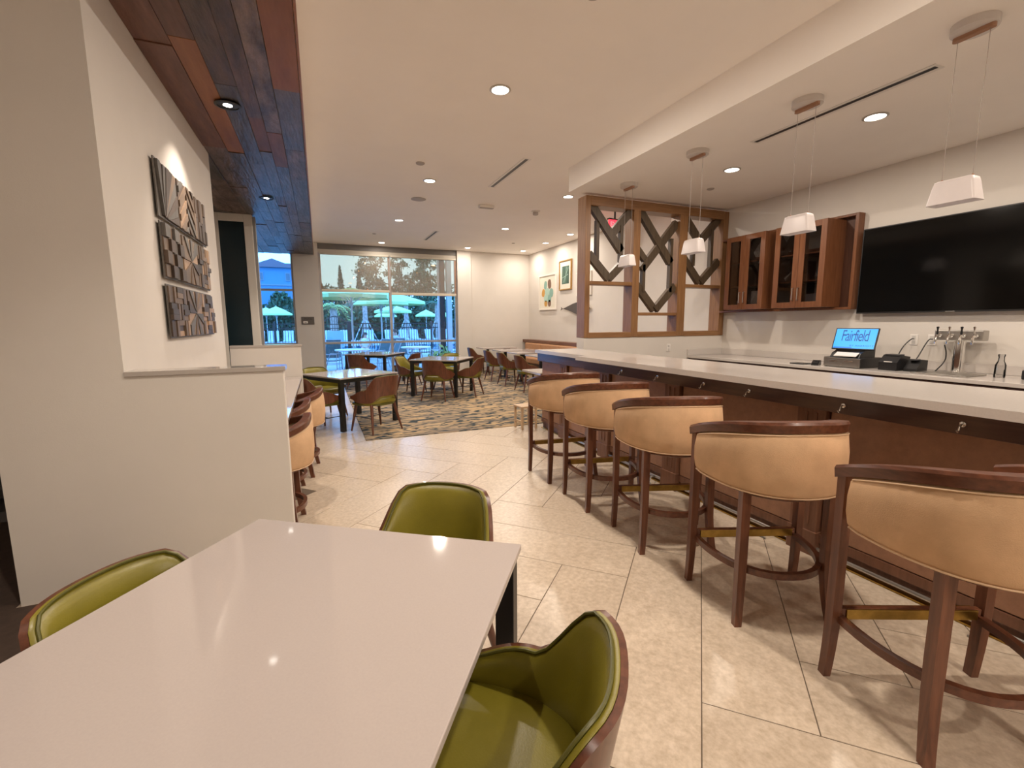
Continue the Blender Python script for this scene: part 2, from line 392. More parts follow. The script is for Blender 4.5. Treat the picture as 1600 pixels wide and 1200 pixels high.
# ---- big window
wn = empty('window_1', (0, 0, 0), kind='structure', label='big far window with half-lowered sheer shades')
YG = YW+0.06
def fr(mb, x0, x1, z0, z1, y0=YW, y1=YW+0.10): return mb.cbox(x0, x1, y0, y1, z0, z1, 0.003)
fr(MB(), 0.075, 3.93, 3.50, H, YW-0.02).build('window_header', HEADER, wn)
fr(MB(), 0.075, 3.93, 3.40, 3.50, YW-0.01).build('shade_box', mat('shade_box_paint', (0.50, 0.46, 0.39), 0.5), wn)
for (a, b_, c, d) in ((0.075, 0.135, 0, 3.4), (1.915, 1.985, 0, 3.4), (3.87, 3.93, 0, 3.4), (0.135, 1.915, 0.93, 0.99), (1.985, 3.87, 0.93, 0.99), (0.135, 3.87, 0, 0.06)):
    fr(MB(), a, b_, c, d).build('window_frame', ALU, wn)
for (a, b_, c, d) in ((0.135, 1.915, 0.06, 0.93), (1.985, 3.87, 0.06, 0.93), (0.135, 1.915, 0.99, 3.4), (1.985, 3.87, 0.99, 3.4)):
    MB().box(a, b_, YG, YG+0.008, c, d).build('pane', GLASS, wn)
# ---- left window
wn2 = empty('window_2', (0, 0, 0), kind='structure', label='narrow unshaded window left of the grey column')
for (a, b_, c, d) in ((-0.60, -0.55, 0, HP+0.02), (-1.90, -1.85, 0, HP+0.02), (-1.85, -0.60, 2.36, 2.42), (-1.85, -0.60, 0.93, 0.99), (-1.85, -0.60, 0, 0.06)):
    fr(MB(), a, b_, c, d).build('window_frame', ALU, wn2)
for (c, d) in ((0.06, 0.93), (0.99, 2.36), (2.42, HP+0.02)):
    MB().box(-1.85, -0.60, YG, YG+0.008, c, d).build('pane', GLASS, wn2)
# roller shades
for i, (a, b_, zb) in enumerate(((0.125, 1.925, 2.36), (1.975, 3.90, 2.30))):
    t = empty('roller_shade', (0, 0, 0), label=('sheer roller shade over the left half of the big window', 'sheer roller shade over the right half of the big window')[i], cat='shade', group='roller shades on the big window')
    MB().box(a, b_, YW-0.034, YW-0.030, zb+0.06, 3.40).build('shade_fabric', SHADE, t)
    MB().cbox(a, b_, YW-0.046, YW-0.018, zb, zb+0.075, 0.008).build('hem_bar', mat('shade_hem', (0.60, 0.54, 0.44), 0.5), t)
    MB().tube([(a, YW-0.045, 3.38), (b_, YW-0.045, 3.38)], 0.03, 12).build('roller_tube', MATS['shade_box_paint'], t)
# ---- door block beyond the art wall (white frame, dark glass)
dr = empty('door_1', (0, 0, 0), kind='structure', label='tall dark glass door in a white frame beyond the art wall')
WHF = mat('white_frame_paint', (0.66, 0.62, 0.56), 0.45)
MB().box(-1.75, -0.95, 9.12, 9.30, 0, HP).build('door_jamb', PAINT, dr)
for (a, b_, c, d) in ((-1.75, -1.44, 0, HP-0.002), (-1.07, -0.945, 0, HP-0.002), (-1.44, -1.07, 3.20, HP-0.002)):
    MB().cbox(a, b_, 9.08, 9.13, c, d, 0.006).build('door_frame', WHF, dr)
MB().box(-1.44, -1.07, 9.10, 9.118, 0, 3.20).build('pane', mat('dark_teal_glass', (0.012, 0.024, 0.030), 0.15), dr)
MB().cbox(-0.948, -0.90, 9.12, 9.22, 0, HP-0.03, 0.004).build('side_frame', ALU, dr)
# ================================================================ THE BAR
ZB = 1.12
bt = empty('bar_worktop', (0, 0, 0), label='long white quartz bar top beside the tan stools', cat='worktop')
prof = [(2.665, -0.9), (3.47, -0.9), (3.47, 5.84), (2.80, 5.84), (2.80, 4.50), (2.665, 4.50)]
MB().prism(prof, ZB-0.045, ZB, 'z').build('slab', QUARTZ2, bt)
ba = empty('bar_counter', (0, 0, 0), label='dark wood bar front with brown panels under the white top', cat='bar')
MB().box(2.90, 3.40, -0.9, 5.78, 0.0, ZB-0.046).build('carcass', BARW, ba)
MB().cbox(2.765, 2.90, -0.9, 4.48, 0.965, ZB-0.046, 0.003).build('apron', BARA, ba)
MB().cbox(2.82, 2.90, 4.48, 5.80, 0.965, ZB-0.046, 0.003).build('apron', BARA, ba)
# pilasters, recessed panels, rails
pils = [(5.02, 5.20), (4.10, 4.28), (3.05, 3.23), (1.80, 1.98), (0.62, 0.80), (-0.55, -0.37)]
for a, b_ in pils:
    MB().cbox(2.845, 2.90, a, b_, 0.09, 0.965, 0.004).build('pilaster', BARW, ba)
    MB().cbox(2.835, 2.90, a-0.006, b_+0.006, 0.0, 0.16, 0.004).build('pilaster_base', BARW, ba)
    for k in range(2): MB().cbox(2.838, 2.846, a+0.05+k*0.06, a+0.065+k*0.06, 0.2, 0.93, 0.002).build('flute', BARW, ba)
ys = [-0.9]+[v for p in sorted(pils) for v in p]+[5.78]
for k in range(0, len(ys)-1, 2):
    a, b_ = ys[k], ys[k+1]
    if b_-a < 0.2: continue
    MB().cbox(2.878, 2.90, a+0.012, b_-0.012, 0.15, 0.955, 0.004).build('panel', BARP, ba)
MB().box(2.872, 2.90, -0.9, 5.78, 0.09, 0.145).build('base_rail', BARW, ba)
MB().cbox(2.868, 2.90, -0.9, 5.78, 0.0, 0.012, 0.002).build('brass_strip', BRASS, ba)
MB().tube([(2.862, -0.9, 0.05), (2.862, 5.0, 0.05)], 0.012, 8).build('brass_rail', STEEL, ba)
for yb_ in (4.4, 3.32, 2.12, 0.98, -0.2):
    MB().tube([(2.862, yb_, 0.05), (2.80, yb_, 0.055), (2.775, yb_, 0.004)], 0.008, 6).tube([(2.775, yb_-0.03, 0.006), (2.775, yb_+0.03, 0.006)], 0.006, 6).build('rail_bracket', STEEL, ba)
hookm = MB().tube([(2.765, 0, 0), (2.745, 0, 0), (2.735, 0, -0.012), (2.732, 0, -0.028), (2.724, 0, -0.034), (2.716, 0, -0.026)], 0.0045, 8).lathe([(0.013, 0), (0.013, 0.006), (0, 0.009)], 12, (0, 0, 0), Matrix.Translation((2.766, 0, 0)) @ Matrix.Rotation(R(-90), 4, 'Y')).mesh('purse_hook', CHROME)
for y in (3.76, 3.234, 2.70, 2.286, 1.654, 1.12, 0.55, 0.0):
    inst(hookm, 'purse_hook', ba, (0, y, 1.015))
# back counter
bc = empty('back_counter', (0, 0, 0), label='white back counter along the wall under the television', cat='counter')
MB().cbox(5.58, XW-0.002, -0.9, 5.845, 0.91, 0.95, 0.004).build('slab', QUARTZ2, bc)
tr2 = tag(MB().cbox(XW-0.022, XW-0.001, -0.9, 5.845, 0.951, 1.05, 0.003).build('trim_2', QUARTZ2), 'white backsplash strip along the wall behind the back counter', kind='structure')
tag(MB().cbox(5.58, XW-0.023, 5.824, 5.846, 0.951, 1.05, 0.003).build('trim_3', QUARTZ2), 'white side splash against the low wall', kind='structure')
MB().box(5.64, XW-0.01, -0.9, 5.84, 0.0, 0.10).box(5.62, XW-0.01, -0.9, 5.84, 0.10, 0.91).build('base', mat('counter_base', (0.07, 0.025, 0.018), 0.4), bc)
for k in range(7):
    y0 = -0.8+k*0.94
    d = MB().cbox(5.60, 5.62, y0, y0+0.92, 0.12, 0.895, 0.003).build('cabinet_door', MATS['counter_base'], bc)
    MB().tube([(5.595, y0+0.85, 0.6), (5.578, y0+0.85, 0.6), (5.578, y0+0.85, 0.75), (5.595, y0+0.85, 0.75)], 0.005, 6).build('handle', STEEL, d)

# ---- wooden screen on the low wall
sc = empty('wood_screen', (0, 0, 0), label='honey oak screen with dark lattice at the far end of the bar', cat='screen')
SY0, SY1 = 5.84, 6.06
SIDEB = mat('screen_side_panel', (0.20, 0.13, 0.095), 0.5)
def post(x0, x1, z0=1.27, z1=3.29): MB().cbox(x0, x1, SY0, SY1, z0, z1, 0.004).build('post', OAK, sc)
post(3.60, 3.685); post(4.44, 4.565); post(5.325, 5.485); post(6.235, 6.345)
MB().cbox(3.685, 6.235, SY0-0.002, SY1+0.002, 3.16, 3.292, 0.004).build('top_rail', OAKX, sc)
for a, b_ in ((3.685, 4.44), (4.565, 5.325), (5.485, 6.235)):
    MB().cbox(a, b_, SY0-0.002, SY1+0.002, 1.266, 1.345, 0.004).build('bottom_rail', OAKX, sc)
MB().cbox(3.685, 4.44, SY0+0.01, SY1-0.01, 2.05, 2.10, 0.003).build('shelf_rail', OAKX, sc)
MB().cbox(4.565, 5.325, SY0+0.01, SY1-0.01, 1.60, 1.645, 0.003).build('shelf_rail', OAKX, sc)
MB().cbox(5.485, 6.235, SY0+0.01, SY1-0.01, 2.05, 2.10, 0.003).build('shelf_rail', OAKX, sc)
WB = 0.115
lat = [((3.72, 3.20), (4.27, 2.56), WB), ((4.44, 3.16), (4.09, 2.79), WB), ((3.855, 2.98), (3.855, 2.42), .05), ((4.262, 2.93), (4.262, 2.40), .05), ((3.70, 2.50), (4.063, 2.145), WB), ((4.063, 2.145), (4.43, 2.48), WB),
       ((4.60, 3.17), (5.215, 2.43), WB), ((5.325, 3.05), (4.66, 2.30), WB), ((4.58, 2.62), (4.79, 2.40), WB*.8), ((5.218, 2.80), (5.218, 1.97), .05), ((4.70, 2.38), (4.70, 1.97), .05), ((4.58, 2.07), (4.945, 1.69), WB), ((4.945, 1.69), (5.315, 2.07), WB),
       ((5.50, 3.14), (5.80, 2.82), WB), ((6.225, 3.19), (5.66, 2.62), WB), ((5.675, 2.70), (5.675, 2.40), .05), ((6.066, 3.0), (6.066, 2.40), .05), ((5.50, 2.52), (5.858, 2.14), WB), ((5.858, 2.14), (6.225, 2.50), WB)]
for n, (a, b_, wd) in enumerate(lat):
    dep = 0.012*(n % 3)
    MB().bar2(a, b_, wd, 5.885+dep, 5.955+dep).build('lattice_bar', LATT, sc)
# ---- wall cabinets
wc = empty('wall_cabinet', (0, 0, 0), label='cherry wood wall cabinet with glass doors beside the television', cat='cabinet')
CX = 5.98
def cab(y0, y1):
    MB().box(CX, XW-0.03, y0, y0+0.02, 1.68, 2.78).box(CX, XW-0.03, y1-0.02, y1, 1.68, 2.78).box(CX, XW-0.03, y0+0.02, y1-0.02, 2.76, 2.78).box(CX, XW-0.03, y0+0.02, y1-0.02, 1.68, 1.70).build('cabinet_body', CABW, wc)
    for z in (2.02, 2.38): MB().box(CX+0.03, XW-0.04, y0+0.021, y1-0.021, z, z+0.018).build('shelf', CABW, wc)
    mid = (y0+y1)/2
    for k, (a, b_) in enumerate(((mid+0.002, y1), (y0, mid-0.002))):
        d = MB().cbox(CX-0.022, CX, a, a+0.075, 1.68, 2.78, 0.002).cbox(CX-0.022, CX, b_-0.075, b_, 1.68, 2.78, 0.002).cbox(CX-0.022, CX, a+0.075, b_-0.075, 2.705, 2.78, 0.002).cbox(CX-0.022, CX, a+0.075, b_-0.075, 1.68, 1.755, 0.002).build('cabinet_door', CABW, wc)
        MB().box(CX-0.013, CX-0.008, a+0.07, b_-0.07, 1.75, 2.71).build('pane', CABGLASS, d)
        hy = a+0.035 if k == 0 else b_-0.035
        MB().tube([(CX-0.022, hy, 1.78), (CX-0.05, hy, 1.78), (CX-0.05, hy, 1.94), (CX-0.022, hy, 1.94)], 0.006, 8).build('handle', STEEL, d)
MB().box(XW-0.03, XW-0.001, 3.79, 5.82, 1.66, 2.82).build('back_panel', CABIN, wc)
MB().cbox(XW-0.12, XW-0.001, 3.75, 3.79, 1.645, 2.83, 0.002).build('end_panel', CABW, wc)
MB().cbox(XW-0.12, XW-0.001, 3.79, 5.835, 2.80, 2.83, 0.002).build('top_panel', CABW, wc)
MB().cbox(XW-0.12, XW-0.001, 3.79, 5.835, 1.645, 1.675, 0.002).build('bottom_panel', CABW, wc)
cab(4.82, 5.50); cab(3.95, 4.66)
BOXC = mat('stored_carton', (0.20, 0.19, 0.22), 0.6)
bx_ = MB().cbox(6.04, 6.24, 4.0, 4.22, 1.701, 1.86, 0.004).build('storage_box', BOXC); tag(bx_, 'grey-blue box on the bottom shelf behind cabinet glass', 'box')
bx_ = MB().cbox(6.05, 6.22, 4.90, 5.08, 1.701, 1.95, 0.004).build('paper_bundle', mat('paper_white', (0.45, 0.44, 0.44), 0.7)); tag(bx_, 'pale carton standing in the cabinet beside the screen', 'box')
g_ = MB().lathe([(0.028, 0), (0.028, 0.004), (0.005, 0.01), (0.005, 0.06), (0.035, 0.10), (0.03, 0.15), (0.027, 0.15), (0.031, 0.102), (0, 0.07)], 14, (6.12, 4.12, 2.0385)).build('wine_glass', glass_mat('drinking_glass', (0.92, 0.92, 0.92), 1.0)); tag(g_, 'stemmed glass on the middle shelf behind cabinet glass', 'glass')
# ---- television
tv = empty('television', (0, 0, 0), label='large black wall television above the back counter', cat='television')
MB().cbox(6.255, 6.29, 1.88, 3.70, 1.588, 2.612, 0.004).build('tv_body', BLACKP, tv)
MB().box(6.2515, 6.2555, 1.893, 3.687, 1.606, 2.600).build('screen', TVM, tv)
MB().box(6.29, XW, 2.5, 3.1, 1.9, 2.3).build('wall_mount', BLACKM, tv)
MB().cbox(6.249, 6.2555, 2.72, 2.80, 1.590, 1.598, 0.001).build('logo_bar', STEEL, tv)
# ---- things on the back counter
ZC = 0.95
cd = empty('cash_drawer', (0, 0, ZC), label='grey-fronted black cash drawer on the back counter', cat='cash drawer')
MB().cbox(5.72, 6.14, 3.28, 3.70, 0.004, 0.118, 0.004).build('drawer_body', BLACKP, cd)
MB().cbox(5.708, 5.72, 3.285, 3.695, 0.008, 0.112, 0.002).build('drawer_front', STEEL, cd)
for y in (3.36, 3.53): MB().cbox(5.700, 5.709, y, y+0.10, 0.070, 0.080, 0.001).build('slot_plate', CHROME, cd)
MB().lathe([(0.009, 0), (0.009, 0.006), (0, 0.007)], 10, (0, 0, 0), Matrix.Translation((5.709, 3.49, 0.035)) @ Matrix.Rotation(R(-90), 4, 'Y')).build('lock', CHROME, cd)
for (x, y) in ((5.74, 3.30), (5.74, 3.68), (6.12, 3.30), (6.12, 3.68)): MB().lathe([(0.012, 0), (0.012, 0.005)], 8, (x, y, 0)).build('foot', BLACKP, cd)
po = empty('register_tablet', (0, 0, ZC+0.118), label='register tablet with a bright blue screen on the cash drawer', cat='tablet')
MB().prism([(5.76, 0.0), (6.06, 0.0), (6.06, 0.11), (5.98, 0.13), (5.80, 0.05)], 3.33, 3.66, 'y').build('stand_base', BLACKP, po)
MB().prism([(5.735, 0.012), (5.80, 0.052), (5.80, 0.060), (5.735, 0.022)], 3.35, 3.60, 'y').build('keyboard_tray', WHITEP, po)
TT = Matrix.Translation((5.90, 3.47, 0.215)) @ Matrix.Rotation(R(8), 4, 'Z') @ Matrix.Rotation(R(20), 4, 'Y')
tab = MB().cbox(-0.010, 0.010, -0.225, 0.225, -0.135, 0.135, 0.005, TT).build('tablet', BLACKP, po)
SCR = mat('lit_screen', (0.02, 0.05, 0.1), 0.3, emit=(0.035, 0.36, 0.95), estr=1.15)
SCR2 = mat('screen_bar', (0.02, 0.05, 0.1), 0.3, emit=(0.02, 0.18, 0.75), estr=0.9)
SCT = mat('screen_text', (0.01, 0.02, 0.05), 0.3, emit=(0.008, 0.08, 0.30), estr=0.8)
MB().box(-0.0115, -0.0102, -0.212, 0.212, -0.120, 0.122, TT).build('screen', SCR, tab)
TX = TT @ Matrix.Translation((-0.0125, 0, 0)) @ Matrix(((0, 0, -1, 0), (-1, 0, 0, 0), (0, 1, 0, 0), (0, 0, 0, 1)))
text_mesh('Fairfield', 0.125, SCT, 'screen_text', TX @ Matrix.Translation((0, 0.032, 0)) @ Matrix.Diagonal((0.86, 1.6, 1, 1)), tab, 0.0003, space=0.88)
text_mesh('BY MARRIOTT', 0.032, SCT, 'screen_text', TX @ Matrix.Translation((0.085, -0.088, 0)), tab, 0.0003, space=1.25)
MB().box(-0.0122, -0.0116, 0.01, 0.205, -0.118, -0.104, TT).build('screen_bar', SCR2, tab)
pr_ = empty('receipt_printer', (5.92, 3.06, ZC), 0, 'black receipt printer right of the cash drawer', 'printer')
MB().prism([(-0.11, 0), (0.13, 0), (0.13, 0.15), (-0.02, 0.17), (-0.11, 0.09)], -0.09, 0.09, 'y').build('printer_body', BLACKP, pr_)
MB().cbox(-0.04, 0.06, -0.07, 0.07, 0.160, 0.178, 0.004).build('printer_lid', mat('dark_grey_plastic', (0.04, 0.04, 0.042), 0.3), pr_)
MB().box(-0.108, -0.092, -0.04, 0.04, 0.07, 0.10).build('paper_slip', WHITEP, pr_)
pr2 = empty('card_printer', (5.98, 2.88, ZC), 0, 'second low black terminal between printer and beer tower', 'terminal')
MB().prism([(-0.10, 0), (0.10, 0), (0.10, 0.12), (0.0, 0.13), (-0.10, 0.03)], -0.06, 0.06, 'y').build('terminal_body', BLACKP, pr2)
MB().box(-0.06, 0.0, -0.04, 0.04, 0.118, 0.133).build('keypad', MATS['dark_grey_plastic'], pr2)
ca = empty('card_reader', (5.76, 3.82, ZC), 0.4, 'small black card reader left of the cash drawer', 'card reader')
MB().prism([(-0.07, 0), (0.07, 0), (0.07, 0.055), (0.03, 0.06), (-0.07, 0.02)], -0.04, 0.04, 'y').build('reader_body', BLACKP, ca)
MB().box(-0.05, 0.0, -0.03, 0.03, 0.03, 0.042).build('keypad', MATS['dark_grey_plastic'], ca)
for n, pts in enumerate((((6.10, 3.10, 1.00), (6.16, 3.16, 1.06), (6.22, 3.14, 1.20), (6.29, 3.10, 1.29), (6.335, 3.10, 1.29)), ((6.05, 2.92, 1.02), (6.10, 2.98, 0.99), (6.18, 2.96, 1.10), (6.27, 2.93, 1.29), (6.335, 2.92, 1.29)), ((6.02, 2.72, 0.965), (6.14, 2.70, 1.06), (6.24, 2.74, 1.15), (6.32, 2.80, 1.23)))):
    # smooth the cable
    q = [Vector(p) for p in pts]
    for _ in range(2):
        q = [q[0]]+[v for a, b_ in zip(q, q[1:]) for v in (a*0.75+b_*0.25, a*0.25+b_*0.75)]+[q[-1]]
    c_ = MB().tube(q, 0.006, 6).build('power_cable', BLACKP)
    tag(c_, ('black power cable from the printer to the left outlet', 'black power cable looping to the right outlet', 'black cable with adapter near the beer tower')[n], 'cable')
for n, y in enumerate((3.10, 2.93)):
    o_ = empty('wall_outlet', (XW, y, 1.28), 0, ('left wall outlet above the register', 'right wall outlet beside the beer tower')[n], 'outlet')
    MB().cbox(-0.008, 0, -0.04, 0.04, -0.06, 0.06, 0.003).build('cover_plate', WHITEP, o_)
    for z in (-0.028, 0.028): MB().cbox(-0.012, -0.007, -0.018, 0.018, z-0.018, z+0.018, 0.002).build('socket', mat('outlet_face', (0.55, 0.53, 0.5), 0.4), o_)
o_ = empty('wall_outlet', (5.19, 5.85, 1.085), 0, 'white outlet on the low wall below the wooden screen', 'outlet')
MB().cbox(-0.04, 0.04, -0.008, 0, -0.06, 0.06, 0.003).build('cover_plate', WHITEP, o_)
for z in (-0.028, 0.028): MB().cbox(-0.018, 0.018, -0.012, -0.007, z-0.018, z+0.018, 0.002).build('socket', MATS['outlet_face'], o_)
# beer tower
bw = empty('beer_tower', (6.20, 2.62, ZC), 0, 'steel beer tower with four taps on the back counter', 'beer tower')
MB().lathe([(0.085, 0), (0.085, 0.012), (0.05, 0.02), (0.05, 0.34)], 24).build('column', CHROME, bw)
MB().cbox(-0.06, 0.055, -0.20, 0.20, 0.34, 0.445, 0.008).build('manifold', STEEL, bw)
for k in range(4):
    y = -0.15+k*0.10
    tp = MB().lathe([(0.022, 0), (0.022, 0.02), (0.012, 0.03), (0.012, 0.06)], 12, (0, 0, 0), Matrix.Translation((-0.06, y, 0.39)) @ Matrix.Rotation(R(-90), 4, 'Y')).build('tap', CHROME, bw)
    MB().tube([(-0.115, y, 0.39), (-0.13, y, 0.37), (-0.135, y, 0.305)], [0.013, 0.012, 0.009], 8).build('spout', CHROME, tp)
    MB().lathe([(0.008, 0), (0.010, 0.02), (0.007, 0.05), (0.013, 0.08), (0.0, 0.085)], 10, (-0.115, y, 0.40)).build('lever', BLACKP if k % 2 else CHROME, tp)
dt = MB().cbox(5.72, 6.10, 2.34, 2.80, ZC+0.0005, ZC+0.014, 0.003).build('drip_tray', STEEL); tag(dt, 'flat steel drip tray in front of the beer tower', 'tray')
GL = MATS['drinking_glass']
b_ = MB().lathe([(0.0, 0.004), (0.04, 0.0), (0.042, 0.02), (0.04, 0.12), (0.024, 0.16), (0.022, 0.20), (0.026, 0.205), (0.026, 0.225), (0.018, 0.225), (0.018, 0.20), (0.02, 0.165), (0.035, 0.125), (0.036, 0.01), (0, 0.01)], 18, (6.02, 2.22, ZC)).build('glass_bottle', GL); tag(b_, 'small clear glass bottle on the counter right of the beer tower', 'bottle')
bd = MB().cbox(5.98, 6.12, 1.98, 2.06, ZC, ZC+0.09, 0.012).build('bar_caddy', BLACKP); tag(bd, 'black bar caddy at the right edge of the back counter', 'caddy')
cf = empty('bar_folder', (0, 0, 0), label='black folder lying left of the cash drawer', cat='folder')
MB().cbox(5.66, 5.82, 3.92, 4.10, ZC+0.0005, ZC+0.012, 0.003).build('folder_cover', BLACKP, cf)

# ================================================================ BAR STOOLS
def upath(hw_, yf, yb, n=28, ex=2.6):
    """U path from front-left round the back to front-right; superellipse plan. Returns points and signed s in [-1,1]"""
    pts = []
    for i in range(n+1):
        a = math.pi*(1-i/n)      # pi..0
        c, s_ = math.cos(a), math.sin(a)
        x = hw_*math.copysign(abs(c)**(2/ex), c); y = yf-(yf-yb)*abs(s_)**(2/ex)
        pts.append((x, y))
    # resample evenly
    d = [0]
    for p, q in zip(pts, pts[1:]): d.append(d[-1]+math.hypot(q[0]-p[0], q[1]-p[1]))
    T = d[-1]; out = []; j = 0
    for i in range(n+1):
        t = T*i/n
        while j < len(d)-2 and d[j+1] < t: j += 1
        k = 0 if d[j+1] == d[j] else (t-d[j])/(d[j+1]-d[j])
        out.append((pts[j][0]+(pts[j+1][0]-pts[j][0])*k, pts[j][1]+(pts[j+1][1]-pts[j][1])*k))
    return out, [2*i/n-1 for i in range(n+1)]
def make_stool(name, drop=0.0):
    t = empty(name)
    t['category'] = 'bar stool'
    path, ss = upath(0.315, 0.215, -0.285, 30, 2.5)
    def ztop(s): return (0.925+0.125*(1-abs(s)**2.0) if not drop else 1.05-0.165*abs(s)**1.0)-drop
    # rim
    P = [(x, y, ztop(s)) for (x, y), s in zip(path, ss)]
    MB().sweep(P, lambda i: [(-0.026, -0.05), (0.024, -0.05), (0.028, -0.012), (0.022, 0.0), (-0.022, 0.0), (-0.028, -0.010)], smooth=True).build('rim', DKWOOD_Y, t, 30)
    # upholstered back
    def zbot(s): return 0.695-drop+0.05*max(0, (abs(s)-0.80)/0.2)**2 - 0.012*(1-abs(s))
    k0, k1 = 2, len(path)-3
    mid = list(range(k0, k1+1))
    PP = [(path[i][0], path[i][1], 0) for i in mid]
    def sec(i):
        s = ss[mid[i]]; a = zbot(s); b_ = ztop(s)-0.050
        return [(-0.03, a+0.02), (-0.012, a), (0.012, a), (0.026, a+0.02), (0.036, a+(b_-a)*0.35), (0.036, a+(b_-a)*0.65), (0.027, b_-0.018), (0.012, b_), (-0.012, b_), (-0.035, b_-0.03), (-0.04, a+(b_-a)*0.5)]
    bk = MB().sweep(PP, sec).build('back_panel', TAN, t, 60)
    M1 = MB()
    for fz in (lambda s: zbot(s)+0.008, lambda s: ztop(s)-0.060):
        M1.tube([(path[i][0]+(path[i][0])*0.08, path[i][1]*1.0-0.024*(1-abs(ss[i]))**0.5, fz(ss[i])) for i in mid], 0.0035, 6)
    M1.build('piping', TANP, bk)
    # seat
    n = 28
    def ring(r, z): return [(0.27*r*math.copysign(abs(math.cos(a))**0.8, math.cos(a)), -0.02+0.235*r*math.copysign(abs(math.sin(a))**0.8, math.sin(a)), z-drop) for a in [2*math.pi*k/n for k in range(n)]]
    vs = []; pr_ = [(0.94, .69), (1.0, .705), (1.0, .745), (0.95, .765), (0.7, .775), (0.3, .779)]
    for r, z in pr_: vs += ring(r, z)
    fs = [(i*n+k, i*n+(k+1) % n, (i+1)*n+(k+1) % n, (i+1)*n+k) for i in range(len(pr_)-1) for k in range(n)]
    fs += [tuple(reversed(range(n))), tuple((len(pr_)-1)*n+k for k in range(n))]
    MB().add(vs, fs, True).build('seat', TAN, t, 60)
    MB().lathe([(0.225, 0.655-drop), (0.235, 0.66-drop), (0.235, 0.69-drop)], 24, (0, -0.02, 0)).build('seat_apron', DKWOOD, t)
    # legs
    def leg(x, y, top, splx, sply, wd, dp):
        m = MB(); zs = [0, 0.06, 0.14, 0.24, 0.36, 0.55, top]; vs = []
        sx = 1 if x > 0 else -1; sy = 1 if y > 0 else -1
        for z in zs:
            k = max(0, (0.34-z)/0.34)**2.0
            cx = x+sx*splx*k; cy = y+sy*sply*k; f = 0.82+0.18*min(1, z/0.3)
            for a, b_ in ((-1, -1), (1, -1), (1, 1), (-1, 1)): vs.append((cx+a*wd/2*f, cy+b_*dp/2*f, z))
        fs = [(i*4+k, i*4+(k+1) % 4, (i+1)*4+(k+1) % 4, (i+1)*4+k) for i in range(len(zs)-1) for k in range(4)]
        fs += [(3, 2, 1, 0), tuple(len(zs)*4-4+k for k in range(4))]
        return m.add(vs, fs, True)
    for sx in (-1, 1):
        leg(sx*0.306, 0.196, 0.890-drop, 0.003, 0.018, 0.036, 0.046).build('leg', DKWOOD, t, 30)
        leg(sx*0.215, -0.165, 0.70-drop, 0.022, 0.036, 0.042, 0.042).build('leg', DKWOOD, t, 30)
    # ring stretcher round the rear
    zr = 0.275-drop*0.45
    rp, _ = upath(0.285, 0.185, -0.235, 24, 2.3)
    MB().sweep([(x, y, zr) for x, y in rp], lambda i: [(-0.013, -0.016), (0.013, -0.016), (0.013, 0.016), (-0.013, 0.016)]).build('ring_stretcher', DKWOOD_Y, t, 30)
    fs_ = MB().cbox(-0.285, 0.285, 0.180, 0.206, zr, zr+0.045, 0.003).build('foot_rail', DKWOOD, t)
    MB().cbox(-0.266, 0.266, 0.174, 0.212, zr+0.002, zr+0.044, 0.002).build('brass_plate', BRASS, fs_)
    return t
sp = make_stool('bar_stool'); reg(sp); used = []
order = ['farthest', 'second farthest', 'middle', 'second nearest', 'nearest']
lab5 = ['tan bar stool at the bar farthest from the camera', 'tan bar stool, second from the far end of the bar row', 'tan bar stool in the middle of the five at the bar', 'tan bar stool, second nearest at the bar, seen whole', 'nearest tan bar stool, cut off by the right picture edge']
for i, ((ax, ay), rt) in enumerate(zip(((1.914, 4.094), (1.921, 3.389), (1.938, 2.678), (1.923, 1.913), (1.923, 1.123)), (-9, -13.5, -20, -21.3, -23.8))):
    a = R(rt); lx, ly = -0.302, 0.212
    cx = ax-(lx*math.cos(a)-ly*math.sin(a)); cy = ay-(lx*math.sin(a)+ly*math.cos(a))
    place(sp, used, (cx, cy, 0), a, lab5[i], 'bar stools along the bar')
sp2 = make_stool('counter_stool', 0.19); reg(sp2); used2 = []
for i, (x, y, rt) in enumerate(((-0.40, 3.605, 88), (-0.415, 4.315, 90), (-0.31, 5.02, 84))):
    place(sp2, used2, (x, y, 0), R(rt), ('shorter tan stool at the left counter nearest the half wall', 'shorter tan stool mostly hidden between two others at the left counter', 'shorter tan stool at the far part of the left counter')[i], 'stools at the left counter')
# ---- left counter
lc = empty('side_counter', (0, 0, 0), label='narrow white counter between the two half walls on the left', cat='counter')
MB().cbox(-0.995, -0.235, 3.265, 6.355, 0.805, 0.84, 0.003).build('slab', QUARTZ, lc)
MB().box(-0.99, -0.70, 3.27, 6.35, 0, 0.805).build('base_panel', PAINT, lc)
MB().cbox(-0.985, -0.25, 6.30, 6.34, 0, 0.805, 0.003).build('end_support', PAINT, lc)
